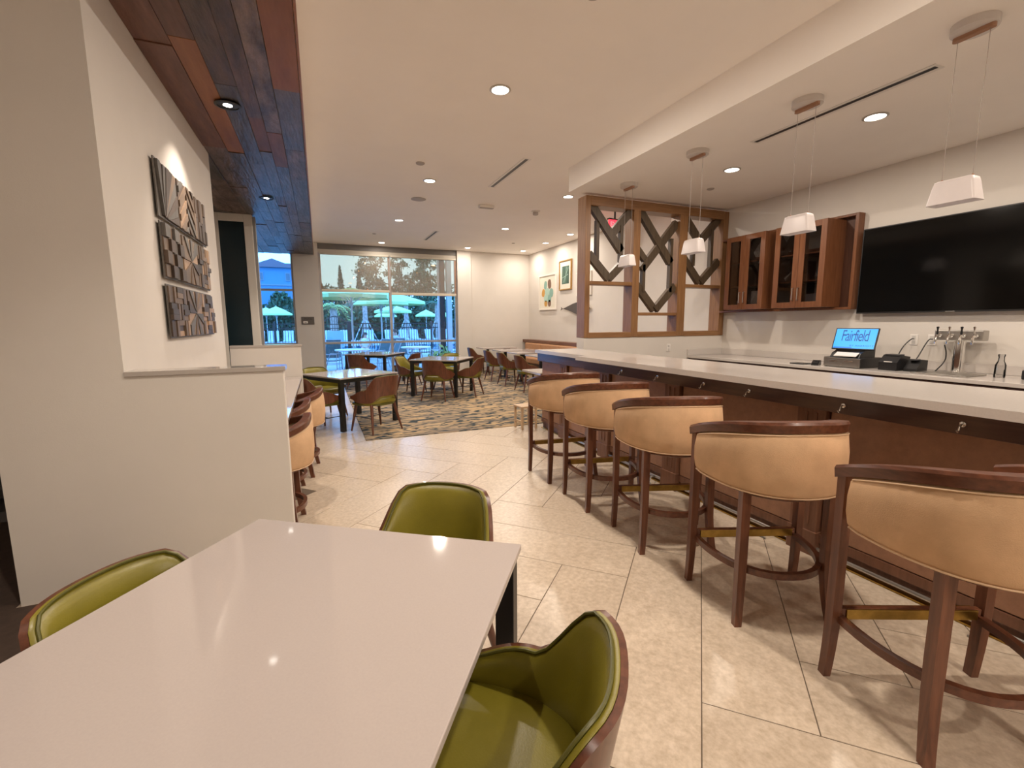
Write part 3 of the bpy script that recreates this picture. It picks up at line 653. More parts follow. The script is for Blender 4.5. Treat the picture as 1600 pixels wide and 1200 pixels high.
# ================================================================ DINING CHAIRS
def make_chair():
    t = empty('dining_chair'); t['category'] = 'chair'
    path, ss = upath(0.272, 0.165, -0.262, 40, 2.7)
    def zt(s):
        a = abs(s)
        return 0.790 - 0.012*(a/0.32)**2*(a < 0.32) - 0.012*(a >= 0.32) - 0.185*sstep(0.30, 0.56, a) - 0.080*sstep(0.58, 1.0, a)
    def zb(s):
        a = abs(s)
        return 0.520 - 0.095*sstep(0.16, 0.42, a) + 0.045*sstep(0.70, 1.0, a)
    def tilt(s): return 0.17*(1-sstep(0.30, 0.75, abs(s)))
    def surf(off0, off1, zlo, zhi, k0, k1, round_=0.0):
        m = MB(); nv = 9; P = []
        mid = list(range(k0, k1+1))
        for i in mid:
            x, y = path[i]; s = ss[i]
            a = path[max(0, i-1)]; b_ = path[min(len(path)-1, i+1)]
            tx, ty = b_[0]-a[0], b_[1]-a[1]; l = math.hypot(tx, ty); nx, ny = ty/l, -tx/l
            lo, hi = zlo(s), zhi(s); tl = tilt(s); col = []
            for j in range(nv+1):
                f = j/nv; z = lo+(hi-lo)*f
                bul = 1.0-abs(2*f-1)**4
                yy = -(z-0.45)*tl
                xx = x*(z-0.45)*0.22*(1-sstep(0.35, 0.8, abs(s)))
                col.append((x+xx, y+yy, z, nx, ny, bul))
            P.append(col)
        nn = len(mid); ring = 2*(nv+1); vs = []
        for col in P:
            for (x, y, z, nx, ny, bul) in col: vs.append((x+nx*off1, y+ny*off1, z))
            for (x, y, z, nx, ny, bul) in reversed(col):
                o = off0 if not round_ else off1+(off0-off1)*(0.35+0.65*bul)
                vs.append((x+nx*o, y+ny*o, z))
        fs = [(i*ring+k, i*ring+(k+1) % ring, (i+1)*ring+(k+1) % ring, (i+1)*ring+k) for i in range(nn-1) for k in range(ring)]
        fs += [tuple(reversed(range(ring))), tuple((nn-1)*ring+k for k in range(ring))]
        return m.add(vs, fs, True)
    surf(0.0, 0.016, zb, zt, 0, len(path)-1).build('shell', SHELLW, t, 50)
    pad = surf(-0.036, -0.001, lambda s: zb(s)-0.034*(1-sstep(0.45, 0.8, abs(s))), lambda s: zt(s)+0.002, 1, len(path)-2, 1.0).build('back_cushion', GREEN, t, 60)
    M1 = MB(); pts = []
    for i in range(2, len(path)-2):
        x, y = path[i]; s = ss[i]; z = zt(s)+0.004
        l = math.hypot(x, y+0.05); k = 0.018/l
        xx = x*(z-0.45)*0.22*(1-sstep(0.35, 0.8, abs(s)))
        pts.append((x+xx-x*k, y-(z-0.45)*tilt(s)-(y+0.05)*k, z))
    M1.tube(pts, 0.0045, 6).build('piping', PIPEG, pad)
    # seat cushion
    n = 36; vs = []
    prf = [(0.90, .405), (0.99, .415), (1.0, .440), (0.985, .464), (0.92, .478), (0.6, .487), (0.2, .490)]
    def rad(a):
        c, s_ = math.cos(a), math.sin(a)
        return 0.252*math.copysign(abs(c)**0.62, c), (0.255 if s_ > 0 else 0.252)*math.copysign(abs(s_)**0.70, s_)+0.01
    for r, z in prf:
        for k in range(n):
            x, y = rad(2*math.pi*k/n); vs.append((x*r, y*r, z))
    fs = [(i*n+k, i*n+(k+1) % n, (i+1)*n+(k+1) % n, (i+1)*n+k) for i in range(len(prf)-1) for k in range(n)]
    fs += [tuple(reversed(range(n))), tuple((len(prf)-1)*n+k for k in range(n))]
    MB().add(vs, fs, True).build('seat', GREEN, t, 60)
    MB().prism([(x*0.965, y*0.965+0.004) for x, y in path[::2]]+[(0.20, 0.21), (-0.20, 0.21)], 0.386, 0.412, 'z').build('seat_frame', PIPEG, t)
    for sx in (-1, 1):
        for sy, yt, yb in ((1, 0.175, 0.225), (-1, -0.155, -0.245)):
            MB().tube([(sx*0.185, yt, 0.40), (sx*0.205, (yt*2+yb)/3, 0.27), (sx*0.25, yb, 0.006)], [0.023, 0.021, 0.012], 10).build('leg', SHELLW, t)
    for sx in (-1, 1):
        MB().tube([(sx*0.212, 0.195, 0.215), (sx*0.212, -0.195, 0.215)], 0.006, 6).build('stretcher', BLACKM, t)
    MB().tube([(-0.212, 0.0, 0.215), (0.212, 0.0, 0.215)], 0.006, 6).build('stretcher', BLACKM, t)
    return t
ch = make_chair(); reg(ch); cu = []
T1R = -34.9
def chair(x, y, rz, label, group): return place(ch, cu, (x, y, 0.0 if y < 6.3 or x < 0.4 else 0.009), R(rz), label, group)
chair(0.31, 1.667, 145.1, 'olive chair at the far side of the foreground table', 'chairs at the foreground table')
chair(0.285, 0.905, 55.1, 'olive chair with glossy brown shell right of the foreground table', 'chairs at the foreground table')
chair(-0.375, 1.412, 235.1, 'olive chair tucked under the left side of the foreground table', 'chairs at the foreground table')
# ================================================================ TABLES
def square_table(loc, size, rz, label, group, leg=0.062, sz=None, zf=0.0):
    t = empty('dining_table', (loc[0], loc[1], zf), R(rz), label, 'table', group)
    a = size/2; b_ = (sz or size)/2; zt = 0.762-zf
    MB().cbox(-a, a, -b_, b_, zt-0.022, zt, 0.003).build('table_top', QUARTZ, t)
    for sy in (-1, 1): MB().cbox(-a+0.07, a-0.07, sy*(b_-0.035)-0.015, sy*(b_-0.035)+0.015, zt-0.075, zt-0.0225, 0.002).build('apron', BLACKM, t)
    for sx in (-1, 1): MB().cbox(sx*(a-0.035)-0.015, sx*(a-0.035)+0.015, -b_+0.07, b_-0.07, zt-0.075, zt-0.0225, 0.002).build('apron', BLACKM, t)
    for sx in (-1, 1):
        for sy in (-1, 1):
            x = sx*(a-0.012-leg/2); y = sy*(b_-0.012-leg/2)
            MB().cbox(x-leg/2, x+leg/2, y-leg/2, y+leg/2, 0, zt-0.0225, 0.003).build('leg', BLACKM, t)
    return t
e_ = Vector((0.8202, -0.5721)); n_ = Vector((0.5721, 0.8202))
c1 = Vector((-0.252, 1.912))+e_*0.511-n_*0.511
square_table(c1, 1.022, T1R, 'white table filling the left foreground', 'square dining tables')
square_table((0.385, 7.26), 1.0, 31.5, 'white table by the left counter, brightly reflecting the window', 'square dining tables', zf=0.009)
square_table((1.27, 11.85), 1.08, -35, 'white table nearest the big window', 'square dining tables', zf=0.009)
square_table((2.373, 9.474), 1.03, -36.8, 'white table in the middle of the carpet with four chairs', 'square dining tables', zf=0.009)
chair(0.67, 6.55, 31.5, 'olive chair showing its back at the carpet corner', 'chairs at the window-reflecting table')
chair(-0.06, 6.82, -58.5, 'olive chair beside the left counter stools', 'chairs at the window-reflecting table')
chair(0.02, 7.88, -148.5, 'olive chair behind the brightly reflecting table, by the grey column', 'chairs at the window-reflecting table')
chair(0.86, 11.05, -35, 'olive chair at the near left side of the table nearest the window', 'chairs at the window table')
chair(1.88, 11.0, 50, 'olive chair at the near right side of the table nearest the window', 'chairs at the window table')
chair(2.08, 8.72, -36.8, 'olive chair with its back to us at the middle carpet table', 'chairs at the middle carpet table')
chair(2.78, 8.976, 53.2, 'olive chair at the right side of the middle carpet table', 'chairs at the middle carpet table')
chair(1.76, 9.78, -126.8, 'olive chair at the left side of the middle carpet table', 'chairs at the middle carpet table')
chair(2.66, 10.18, 143.2, 'olive chair hidden behind the middle carpet table', 'chairs at the middle carpet table')
# banquette tables with pedestals
def ped_table(cx, cy, lx, ly, label, zf=0.009):
    t = empty('banquette_table', (cx, cy, zf), 0, label, 'table', 'pedestal tables')
    zt = 0.762-zf
    MB().cbox(-lx/2, lx/2, -ly/2, ly/2, zt-0.032, zt, 0.003).build('table_top', QUARTZ, t)
    for sx in (-1, 1):
        x = sx*(lx/2-0.26)
        MB().cbox(x-0.035, x+0.035, -0.035, 0.035, 0.02, zt-0.05, 0.004).build('column', BLACKM, t)
        MB().cbox(x-0.04, x+0.04, -0.24, 0.24, 0.0, 0.022, 0.004).build('foot', BLACKM, t)
        MB().cbox(x-0.09, x+0.09, -0.2, 0.2, zt-0.05, zt-0.0325, 0.003).build('mount_plate', BLACKM, t)
for i, (y, lab) in enumerate(((9.36, 'white banquette table nearest the bar end'), (10.46, 'second white banquette table from the bar end'), (11.55, 'third white banquette table from the bar end'), (12.96, 'white banquette table in the far corner'))):
    ped_table(4.92, y, 1.08, 0.66, lab)
for i, (y, lab) in enumerate(((9.03, 'olive chair at the banquette table nearest the bar end'), (10.10, 'olive chair at the second banquette table'), (11.05, 'olive chair at the third banquette table'), (12.45, 'olive chair at the corner banquette table'))):
    chair(4.19, y, -90, lab, 'chairs at the banquette tables')
ped_table(3.245, 6.27, 0.62, 0.66, 'small white table just beyond the bar end')
# banquette
bq = empty('banquette', (0, 0, 0.009), label='tan leather banquette along the right wall', cat='banquette')
MB().cbox(5.72, 6.34, 7.6, 13.66, 0.0, 0.30, 0.004).build('base', DKWOOD_Y, bq)
MB().cbox(6.18, 6.345, 7.6, 13.66, 0.30, 0.865, 0.004).build('back_frame', DKWOOD_Y, bq)
MB().cbox(6.10, 6.346, 7.6, 13.66, 0.865, 0.955, 0.006).build('top_rail', wood('banquette_rail', (0.115, 0.045, 0.022), (0.19, 0.08, 0.04), 0.35, 'y', 3), bq)
y = 7.62
while y < 13.5:
    y1 = min(y+1.14, 13.65)
    if y1 - y < 0.4: break
    MB().cbox(6.02, 6.19, y+0.004, y1-0.004, 0.44, 0.86, 0.035).build('back_cushion', BANQ, bq)
    MB().cbox(5.66, 6.18, y+0.004, y1-0.004, 0.30, 0.46, 0.035).build('seat_cushion', BANQ, bq)
    y = y1
# high chair behind the small table, low stool beside the bar end
hc = empty('high_chair', (3.98, 7.35, 0.012), R(-20), 'light wood high chair between the bar end and the banquette tables', 'high chair')
for sx in (-1, 1):
    for sy in (-1, 1): MB().tube([(sx*0.18, sy*0.17, 0.72 if sy < 0 else 0.62), (sx*0.23, sy*0.23, 0.0)], 0.017, 8).build('leg', LTWOOD, hc)
    MB().cbox(sx*0.19-0.012, sx*0.19+0.012, -0.19, 0.19, 0.60, 0.65, 0.004).build('arm', LTWOOD, hc)
    MB().cbox(sx*0.215-0.010, sx*0.215+0.010, -0.2, 0.2, 0.18, 0.21, 0.004).build('stretcher', LTWOOD, hc)
MB().cbox(-0.19, 0.19, -0.19, -0.165, 0.62, 0.74, 0.006).build('backrest', LTWOOD, hc)
MB().cbox(-0.17, 0.17, -0.17, 0.15, 0.44, 0.46, 0.004).build('seat', LTWOOD, hc)
MB().cbox(-0.19, 0.19, 0.165, 0.185, 0.60, 0.64, 0.004).build('front_bar', LTWOOD, hc)
ls = empty('step_stool', (2.66, 5.86, 0), R(4), 'low light wood step stool on the floor by the bar end', 'stool')
for sx in (-1, 1):
    MB().cbox(sx*0.11-0.014, sx*0.11+0.014, -0.12, -0.092, 0, 0.31, 0.004).build('leg', LTWOOD, ls); MB().cbox(sx*0.11-0.014, sx*0.11+0.014, 0.092, 0.12, 0, 0.31, 0.004).build('leg', LTWOOD, ls)
    MB().cbox(sx*0.11-0.010, sx*0.11+0.010, -0.092, 0.092, 0.10, 0.125, 0.003).build('stretcher', LTWOOD, ls)
MB().cbox(-0.135, 0.135, -0.13, 0.13, 0.31, 0.335, 0.006).build('seat', LTWOOD, ls)
# ================================================================ CEILING FIXTURES
TRIM = mat('lamp_trim', (0.55, 0.52, 0.48), 0.3, metal=0.3)
def make_downlight(name, dark=False, k=1.0):
    t = empty(name); t['category'] = 'ceiling light'
    MB().lathe([(0.078, -0.001), (0.098, -0.001), (0.100, -0.006), (0.080, -0.010), (0.078, -0.001)], 28).build('trim_ring', BLACKM if dark else TRIM, t)
    r = 0.035 if dark else 0.078
    MB().lathe([(0.0, -0.004), (r, -0.004), (r, -0.002), (0.0, -0.002)], 24).build('lens', LENS, t)
    if dark: MB().lathe([(0.036, -0.003), (0.079, -0.003), (0.079, -0.001), (0.036, -0.001)], 24).build('baffle', BLACKP, t)
    if dark:
        l = bpy.data.lights.new('lamp_beam', 'SPOT'); l.energy = LAMP_W*2.2; l.color = LAMP_C; l.spot_size = R(100); l.spot_blend = 0.6; l.shadow_soft_size = 0.03
    else:
        l = bpy.data.lights.new('lamp_beam', 'AREA'); l.shape = 'DISK'; l.size = 0.15; l.energy = LAMP_W*k; l.color = LAMP_C
    o = bpy.data.objects.new('lamp_beam', l); COL.objects.link(o); o.parent = t; o.location = (0, 0, -0.012)
    return t
dl = make_downlight('downlight'); reg(dl); du = []
DL = [(1.68, 4.26, 'round downlight, largest in view on the main ceiling'), (1.68, 7.22, 'round downlight above the carpet edge, second in its row'), (1.68, 10.13, 'round downlight, third in the row toward the big window'), (1.68, 13.03, 'round downlight just in front of the big window'),
      (4.09, 7.22, 'round downlight next to the end of the dropped bar ceiling'), (4.09, 10.13, 'round downlight above the banquette tables'), (4.09, 13.03, 'round downlight right of the big window near the far wall'),
      (5.84, 10.18, 'round downlight near the gold framed picture'), (5.83, 11.51, 'round downlight above the white framed picture'), (5.83, 13.0, 'round downlight in the far right corner'),
      (1.68, 1.3, 'round downlight above the foreground table'), (1.68, -1.7, 'round downlight behind the foreground'), (-0.2, -3.6, 'added out-of-view downlight left of centre washing the rear wall'), (1.68, -3.6, 'added out-of-view downlight washing the middle of the rear wall'), (3.0, -3.6, 'added out-of-view downlight right of centre washing the rear wall'), (-2.2, -3.6, 'added out-of-view downlight washing the left end of the rear wall'), (-2.6, -0.4, 'added out-of-view downlight in the left rear of the lounge')]  # rear-wall washers and left rear lamp are added out of view for bounce light
dlw = make_downlight('downlight', k=0.36); reg(dlw); duw = []
for x, y, lab in DL:
    if x > 5 or y > 12.5: place(dlw, duw, (x, y, H), 0, lab, 'downlights in the main ceiling')
    else: place(dl, du, (x, y, H), 0, lab, 'downlights in the main ceiling')
dlb = make_downlight('downlight', k=0.55); reg(dlb); dub = []
for x, y, lab in ((4.75, 2.80, 'round downlight over the bar nearest the long slot vent'), (4.74, 4.36, 'round downlight over the bar toward the wooden screen'), (4.75, 1.2, 'round downlight over the near end of the bar'), (4.75, -0.6, 'round downlight over the bar behind the camera')):
    place(dlb, dub, (x, y, HB), 0, lab, 'downlights in the bar ceiling')
dl2 = make_downlight('plank_spotlight', True); reg(dl2); du2 = []
for x, y, lab in ((-0.60, 4.70, 'small dark-rimmed spotlight in the plank ceiling'), (-0.60, 1.6, 'dark-rimmed spotlight in the plank ceiling nearer the camera'), (-0.60, 7.8, 'dark-rimmed spotlight in the plank ceiling beyond the art wall')):
    o = place(dl2, du2, (x, y, HP-0.012), 0, lab, 'spotlights in the plank ceiling')
# linear slot vents
def slot(x, y0, y1, z, lab, cat='vent'):
    t = empty('slot_vent', (x, (y0+y1)/2, z), 0, lab, cat, 'slot vents'); l = (y1-y0)/2
    for sx in (-1, 1): MB().cbox(sx*0.042-0.017, sx*0.042+0.017, -l, l, -0.006, 0, 0.002).build('flange', WHITEP, t)
    MB().box(-0.025, 0.025, -l+0.02, l-0.02, -0.003, -0.0008).build('slot_opening', BLACKP, t)
    for sy in (-1, 1): MB().box(-0.025, 0.025, sy*(l-0.01)-0.01, sy*(l-0.01)+0.01, -0.006, -0.0005).build('end_cap', WHITEP, t)
slot(2.67, 5.80, 7.19, H, 'black slot vent in the main ceiling, nearer one'); slot(2.69, 10.98, 12.25, H, 'black slot vent in the main ceiling near the window'); slot(4.25, 2.10, 3.65, HB, 'long black slot vent in the bar ceiling')
def disc(name, x, y, z, r, h, m, lab, cat): return tag(MB().lathe([(r, 0), (r, -h*0.5), (r*0.85, -h), (0, -h)], 24, (x, y, z)).build(name, m), lab, cat)
SPKM = mat('speaker_grille', (0.42, 0.38, 0.35), 0.6, bump=0.3, bscale=400)
disc('ceiling_sensor', 1.39, 6.50, H, 0.06, 0.018, SPKM, 'small round sensor in the ceiling near the second downlight', 'sensor')
disc('ceiling_speaker', 1.73, 8.33, H, 0.13, 0.012, SPKM, 'flat round ceiling speaker between downlights', 'speaker')
disc('sprinkler_cover', 1.36, 11.83, H, 0.045, 0.01, SPKM, 'tiny sprinkler cover in the ceiling by the left window edge', 'sprinkler')
disc('sprinkler_cover', 5.03, 11.87, H, 0.045, 0.01, SPKM, 'tiny sprinkler cover in the ceiling near the far right corner', 'sprinkler')
disc('sprinkler_cover', 5.13, 5.07, HB, 0.05, 0.012, SPKM, 'small sprinkler cover in the bar ceiling near the screen', 'sprinkler')
em = empty('emergency_light', (2.98, 8.31, H), 0, 'white box emergency light on the ceiling', 'emergency light')
MB().cbox(-0.14, 0.14, -0.06, 0.06, -0.05, 0, 0.008).build('housing', WHITEP, em); MB().cbox(-0.13, 0.13, -0.061, 0.02, -0.058, -0.05, 0.003).build('diffuser', SPKM, em)
sm = empty('smoke_detector', (4.02, 8.37, H), 0, 'smoke detector hanging from the ceiling near the bar end', 'smoke detector')
MB().lathe([(0.085, 0), (0.085, -0.015), (0.05, -0.02)], 20).build('base_ring', WHITEP, sm); MB().lathe([(0.05, -0.02), (0.055, -0.06), (0.045, -0.075), (0, -0.078)], 20).build('head', SPKM, sm)
disc('ceiling_sensor', 1.79, 2.85, H, 0.06, 0.02, SPKM, 'small round sensor at the top edge of the picture', 'sensor')
# exit sign
ex = empty('exit_sign', (5.45, 7.75, 3.38), R(8), 'red lit exit sign seen through the wooden screen', 'sign')
REDL = mat('exit_red', (0.3, 0.02, 0.02), 0.4, emit=(1.0, 0.03, 0.05), estr=2.2); WHT = mat('exit_letters', (0.5, 0.3, 0.3), 0.4, emit=(1.0, 0.30, 0.30), estr=1.0)
MB().cbox(-0.16, 0.16, 0.0, 0.03, -0.09, 0.09, 0.004).build('sign_face', REDL, ex); MB().cbox(-0.17, 0.17, -0.01, 0.06, 0.09, 0.115, 0.004).build('top_cover', BLACKP, ex)
MB().cbox(-0.015, 0.015, 0.01, 0.03, 0.115, 0.27, 0.002).build('stem', BLACKP, ex)
text_mesh('EXIT', 0.13, WHT, 'sign_text', Matrix.Translation((0, -0.002, 0)) @ Matrix.Rotation(R(90), 4, 'X'), ex, 0.001)
# ================================================================ PENDANTS over the bar
FROST = mat('frosted_shade', (0.62, 0.56, 0.54), 0.35, var=0.02, scale=20)
FROST.node_tree.nodes['Principled BSDF'].inputs['Emission Color'].default_value = (1, 0.92, 0.88, 1)
FROST.node_tree.nodes['Principled BSDF'].inputs['Emission Strength'].default_value = 0.05
PNW = wood('pendant_wood', (0.30, 0.15, 0.085), (0.40, 0.22, 0.13), 0.45, 'y', 4)
def make_pendant():
    t = empty('pendant_lamp'); t['category'] = 'pendant lamp'
    MB().lathe([(0.115, 0), (0.115, -0.045), (0.108, -0.05), (0, -0.05)], 32).build('canopy', mat('canopy_white', (0.60, 0.56, 0.53), 0.4), t)
    m = MB(); n = 16; ring = []
    for k in range(n):
        a = 2*math.pi*k/n; ring.append((0.022*math.cos(a), 0.022*math.sin(a)+(0.083 if math.sin(a) >= 0 else -0.083)))
    m.prism(ring, -0.072, -0.05, 'z').build('canopy_bar', PNW, t)
    for sy in (-1, 1): MB().tube([(0, sy*0.078, -0.072), (0, sy*0.078, -0.93)], 0.0022, 6).build('cord', mat('cord_grey', (0.33, 0.28, 0.25), 0.6), t)
    # shade: open rectangular frustum with rounded upper edge
    lv = [(0.088, 0.034, -0.925), (0.100, 0.046, -0.932), (0.106, 0.052, -0.955), (0.128, 0.062, -1.075), (0.120, 0.054, -1.075), (0.098, 0.044, -0.955)]
    vs = []; q = 6
    for (ly, lx, z) in lv:
        for cx, cy in ((1, 1), (-1, 1), (-1, -1), (1, -1)):
            for k in range(q):
                a = {(1, 1): 0, (-1, 1): 90, (-1, -1): 180, (1, -1): 270}[(cx, cy)]+90*k/(q-1); rr_ = 0.014
                vs.append((cx*(lx-rr_)+rr_*math.cos(R(a)), cy*(ly-rr_)+rr_*math.sin(R(a)), z))
    N_ = 4*q
    fs = [(i*N_+k, i*N_+(k+1) % N_, (i+1)*N_+(k+1) % N_, (i+1)*N_+k) for i in range(len(lv)-1) for k in range(N_)] + [tuple(range(N_)), tuple((len(lv)-1)*N_+k for k in range(N_))]
    MB().add(vs, fs, True).build('lamp_shade', FROST, t, 50)
    for sy in (-1, 1): MB().lathe([(0.006, 0.012), (0.009, 0), (0.006, -0.006)], 10, (0, sy*0.078, -0.925)).build('cord_grip', PNW, t)
    return t
pp = make_pendant(); reg(pp); pu = []
for i, (x, y) in enumerate(((3.86, 1.75), (3.87, 2.82), (3.89, 4.05), (3.93, 5.30))):
    place(pp, pu, (x, y, HB), 0, ('pendant lamp nearest the camera, in front of the television', 'pendant lamp hanging in front of the wall cabinet', 'pendant lamp hanging in front of the right part of the screen', 'farthest pendant lamp, low in front of the screen left part')[i], 'pendant lamps over the bar')
# ================================================================ WOODEN WALL ART (three panels)
AW = [wood('art_dark', (0.045, 0.028, 0.018), (0.09, 0.058, 0.040), 0.5, 'z', 5, objvar=0.3), wood('art_mid', (0.12, 0.078, 0.050), (0.20, 0.135, 0.09), 0.5, 'z', 5, objvar=0.25), wood('art_light', (0.27, 0.17, 0.105), (0.40, 0.27, 0.17), 0.5, 'z', 5, objvar=0.2), wood('art_grey', (0.085, 0.075, 0.066), (0.15, 0.135, 0.12), 0.55, 'z', 5, objvar=0.2)]
rnd = random.Random(11)
XA = -1.0
def clip(poly, a, b, c):
    """keep a*y+b*z<=c"""
    out = []
    for i in range(len(poly)):
        p, q = poly[i], poly[(i+1) % len(poly)]; dp = a*p[0]+b*p[1]-c; dq = a*q[0]+b*q[1]-c
        if dp <= 0: out.append(p)
        if dp*dq < 0: t = dp/(dp-dq); out.append((p[0]+(q[0]-p[0])*t, p[1]+(q[1]-p[1])*t))
    return out
def piece(t, poly, mi, d):
    if len(poly) < 3: return
    cy = sum(p[0] for p in poly)/len(poly); cz = sum(p[1] for p in poly)/len(poly)
    poly = [(cy+(y-cy)*0.965, cz+(z-cz)*0.965) for y, z in poly]
    MB().prism(poly, XA+0.02, XA+0.034+d, 'x').build('wood_block', AW[mi], t)
def motif(t, y0, y1, z0, z1, kind):
    sq = [(y0, z0), (y1, z0), (y1, z1), (y0, z1)]; wy, hz = y1-y0, z1-z0; cy, cz = (y0+y1)/2, (z0+z1)/2
    if kind == 'star':
        n = 16
        for k in range(n):
            a0, a1 = 2*math.pi*k/n, 2*math.pi*(k+1)/n
            pl = clip(clip(sq, math.sin(a0), -math.cos(a0), math.sin(a0)*cy-math.cos(a0)*cz), -math.sin(a1), math.cos(a1), -math.sin(a1)*cy+math.cos(a1)*cz)
            piece(t, pl, (2, 0, 1, 0)[k % 4] if k % 2 == 0 else rnd.choice([1, 0, 3]), 0.004+0.008*(k % 2))
    elif kind == 'fan':
        oy, oz = y0+wy*0.15, z0-hz*0.1; n = 11
        for k in range(n):
            a0, a1 = math.pi/2*k/n*1.15-0.05, math.pi/2*(k+1)/n*1.15-0.05
            pl = clip(clip(sq, math.sin(a0), -math.cos(a0), math.sin(a0)*oy-math.cos(a0)*oz), -math.sin(a1), math.cos(a1), -math.sin(a1)*oy+math.cos(a1)*oz)
            piece(t, pl, rnd.choice([0, 3, 1, 0]), 0.003+0.010*rnd.random())
    elif kind == 'checker':
        n, m = 4, 4
        for i in range(n):
            for j in range(m):
                a, b_ = y0+wy*i/n, z0+hz*j/m
                piece(t, [(a, b_), (a+wy/n, b_), (a+wy/n, b_+hz/m), (a, b_+hz/m)], (1, 0)[(i+j) % 2] if rnd.random() < .8 else 3, 0.018*((i+j) % 2)+0.002)
    elif kind == 'basket':
        n = 3
        for i in range(n):
            for j in range(n):
                a, b_ = y0+wy*i/n, z0+hz*j/n; da, db = wy/n, hz/n
                for k in range(3):
                    if (i+j) % 2: pl = [(a, b_+db*k/3), (a+da, b_+db*k/3), (a+da, b_+db*(k+1)/3), (a, b_+db*(k+1)/3)]
                    else: pl = [(a+da*k/3, b_), (a+da*(k+1)/3, b_), (a+da*(k+1)/3, b_+db), (a+da*k/3, b_+db)]
                    piece(t, pl, rnd.choice([0, 1, 1, 2, 0]), rnd.choice([0.002, 0.010, 0.016]))
    elif kind == 'chevron':
        n = 7
        for k in range(-3, n):
            for sd in (0, 1):
                a, b_ = (y0, cy) if sd == 0 else (cy, y1)
                z = z0+hz*k/n; dz = hz*0.42*(1 if sd == 0 else -1); za = z if sd == 0 else z+hz*0.42
                pl = [(a, za), (b_, za+dz), (b_, za+dz+hz/n), (a, za+hz/n)]
                pl = clip(clip(pl, 0, 1, z1), 0, -1, -z0)
                piece(t, pl, rnd.choice([1, 2, 0, 1, 3]), 0.004+0.010*((k+sd) % 2))
    else:
        n = 8
        for k in range(n):
            a = y0+wy*k/n; cut = z0+hz*rnd.uniform(.3, .7)
            for (zz0, zz1) in ((z0, cut), (cut, z1)): piece(t, [(a, zz0), (a+wy/n, zz0), (a+wy/n, zz1), (a, zz1)], rnd.choice([0, 1, 3, 0, 1]), rnd.choice([0.002, 0.008, 0.014]))
for i, (z0, z1, ks) in enumerate(((2.245, 2.640, ('fan', 'chevron', 'slat')), (1.825, 2.215, ('checker', 'star', 'basket')), (1.400, 1.785, ('basket', 'star', 'basket')))):
    t = empty('wood_wall_art', (0, 0, 0), 0, ('top panel of three wooden mosaic wall art pieces', 'middle panel of three wooden mosaic wall art pieces', 'bottom panel of three wooden mosaic wall art pieces')[i], 'wall art', 'wooden mosaic panels on the left wall')
    for k in range(3):
        a, b_ = 3.96+0.491*k, 3.96+0.491*k+0.482
        bkp = MB().cbox(XA+0.016, XA+0.026, a, b_, z0, z1, 0.002).build('backing', AW[3], t)
        MB().box(XA+0.0005, XA+0.017, a+0.15, a+0.33, z1-0.12, z1-0.08).build('hanger', AW[3], bkp)
        motif(t, a+0.010, b_-0.010, z0+0.010, z1-0.010, ks[k])
# ================================================================ PICTURES on the right wall
def picture(name, y0, y1, z0, z1, fm, lab, fw_=0.03, mat_w=0.10):
    t = empty(name, (0, 0, 0), 0, lab, 'picture')
    X0 = XW-0.045
    for (a, b_, c, d) in ((y0, y1, z1-fw_, z1), (y0, y1, z0, z0+fw_), (y0, y0+fw_, z0+fw_, z1-fw_), (y1-fw_, y1, z0+fw_, z1-fw_)): MB().cbox(X0, XW-0.001, a, b_, c, d, 0.003).build('frame', fm, t)
    MB().box(XW-0.022, XW-0.016, y0+fw_, y1-fw_, z0+fw_, z1-fw_).build('mat_board', mat('mat_board', (0.72, 0.68, 0.58), 0.7), t)
    return t
p1 = picture('framed_picture', 11.80, 12.90, 1.865, 2.91, mat('white_picture_frame', (0.78, 0.74, 0.68), 0.4), 'white framed abstract print of teal and brown shapes', 0.045)
def petal(cy, cz, ry, rz_, rot, m, d):
    pts = []
    for k in range(10):
        a = 2*math.pi*k/10; y = ry*math.copysign(abs(math.cos(a))**0.8, math.cos(a)); z = rz_*math.copysign(abs(math.sin(a))**0.8, math.sin(a)); c, s_ = math.cos(rot), math.sin(rot); pts.append((cy+y*c-z*s_, cz+y*s_+z*c))
    MB().prism(pts, XW-0.0235-d, XW-0.022-d, 'x').build('printed_shape', m, p1)
TEA = mat('print_teal', (0.24, 0.42, 0.36), 0.7); TEB = mat('print_mint', (0.40, 0.58, 0.50), 0.7); BRN = mat('print_brown', (0.20, 0.115, 0.075), 0.7); MUS = mat('print_mustard', (0.55, 0.30, 0.07), 0.7)
for (a, b_, c, d, e, m) in ((12.48, 2.60, .10, .13, .2, TEA), (12.22, 2.62, .11, .14, -.15, BRN), (12.62, 2.38, .10, .12, .3, MUS), (12.36, 2.40, .16, .11, 0, TEB), (12.10, 2.36, .12, .13, .2, TEA), (12.45, 2.22, .13, .10, -.2, TEB), (12.22, 2.20, .11, .10, .2, TEA), (12.45, 2.06, .10, .09, .1, MUS), (12.22, 2.06, .10, .10, -.2, BRN), (12.35, 2.30, .07, .22, 0, TEB)):
    petal(a, b_, c, d, e, m, 0.0004*((a*100) % 7))
p2 = picture('framed_picture', 10.94, 11.61, 2.385, 3.19, mat('gold_picture_frame', (0.42, 0.24, 0.07), 0.35, metal=0.5), 'gold framed picture of a green leaf above the banquette', 0.03)
MB().box(XW-0.0235, XW-0.0222, 11.08, 11.47, 2.55, 3.03).build('print', mat('print_green', (0.028, 0.075, 0.055), 0.6, col2=(0.09, 0.17, 0.13), scale=3, stretch=(1, 2, 0.6)), p2)
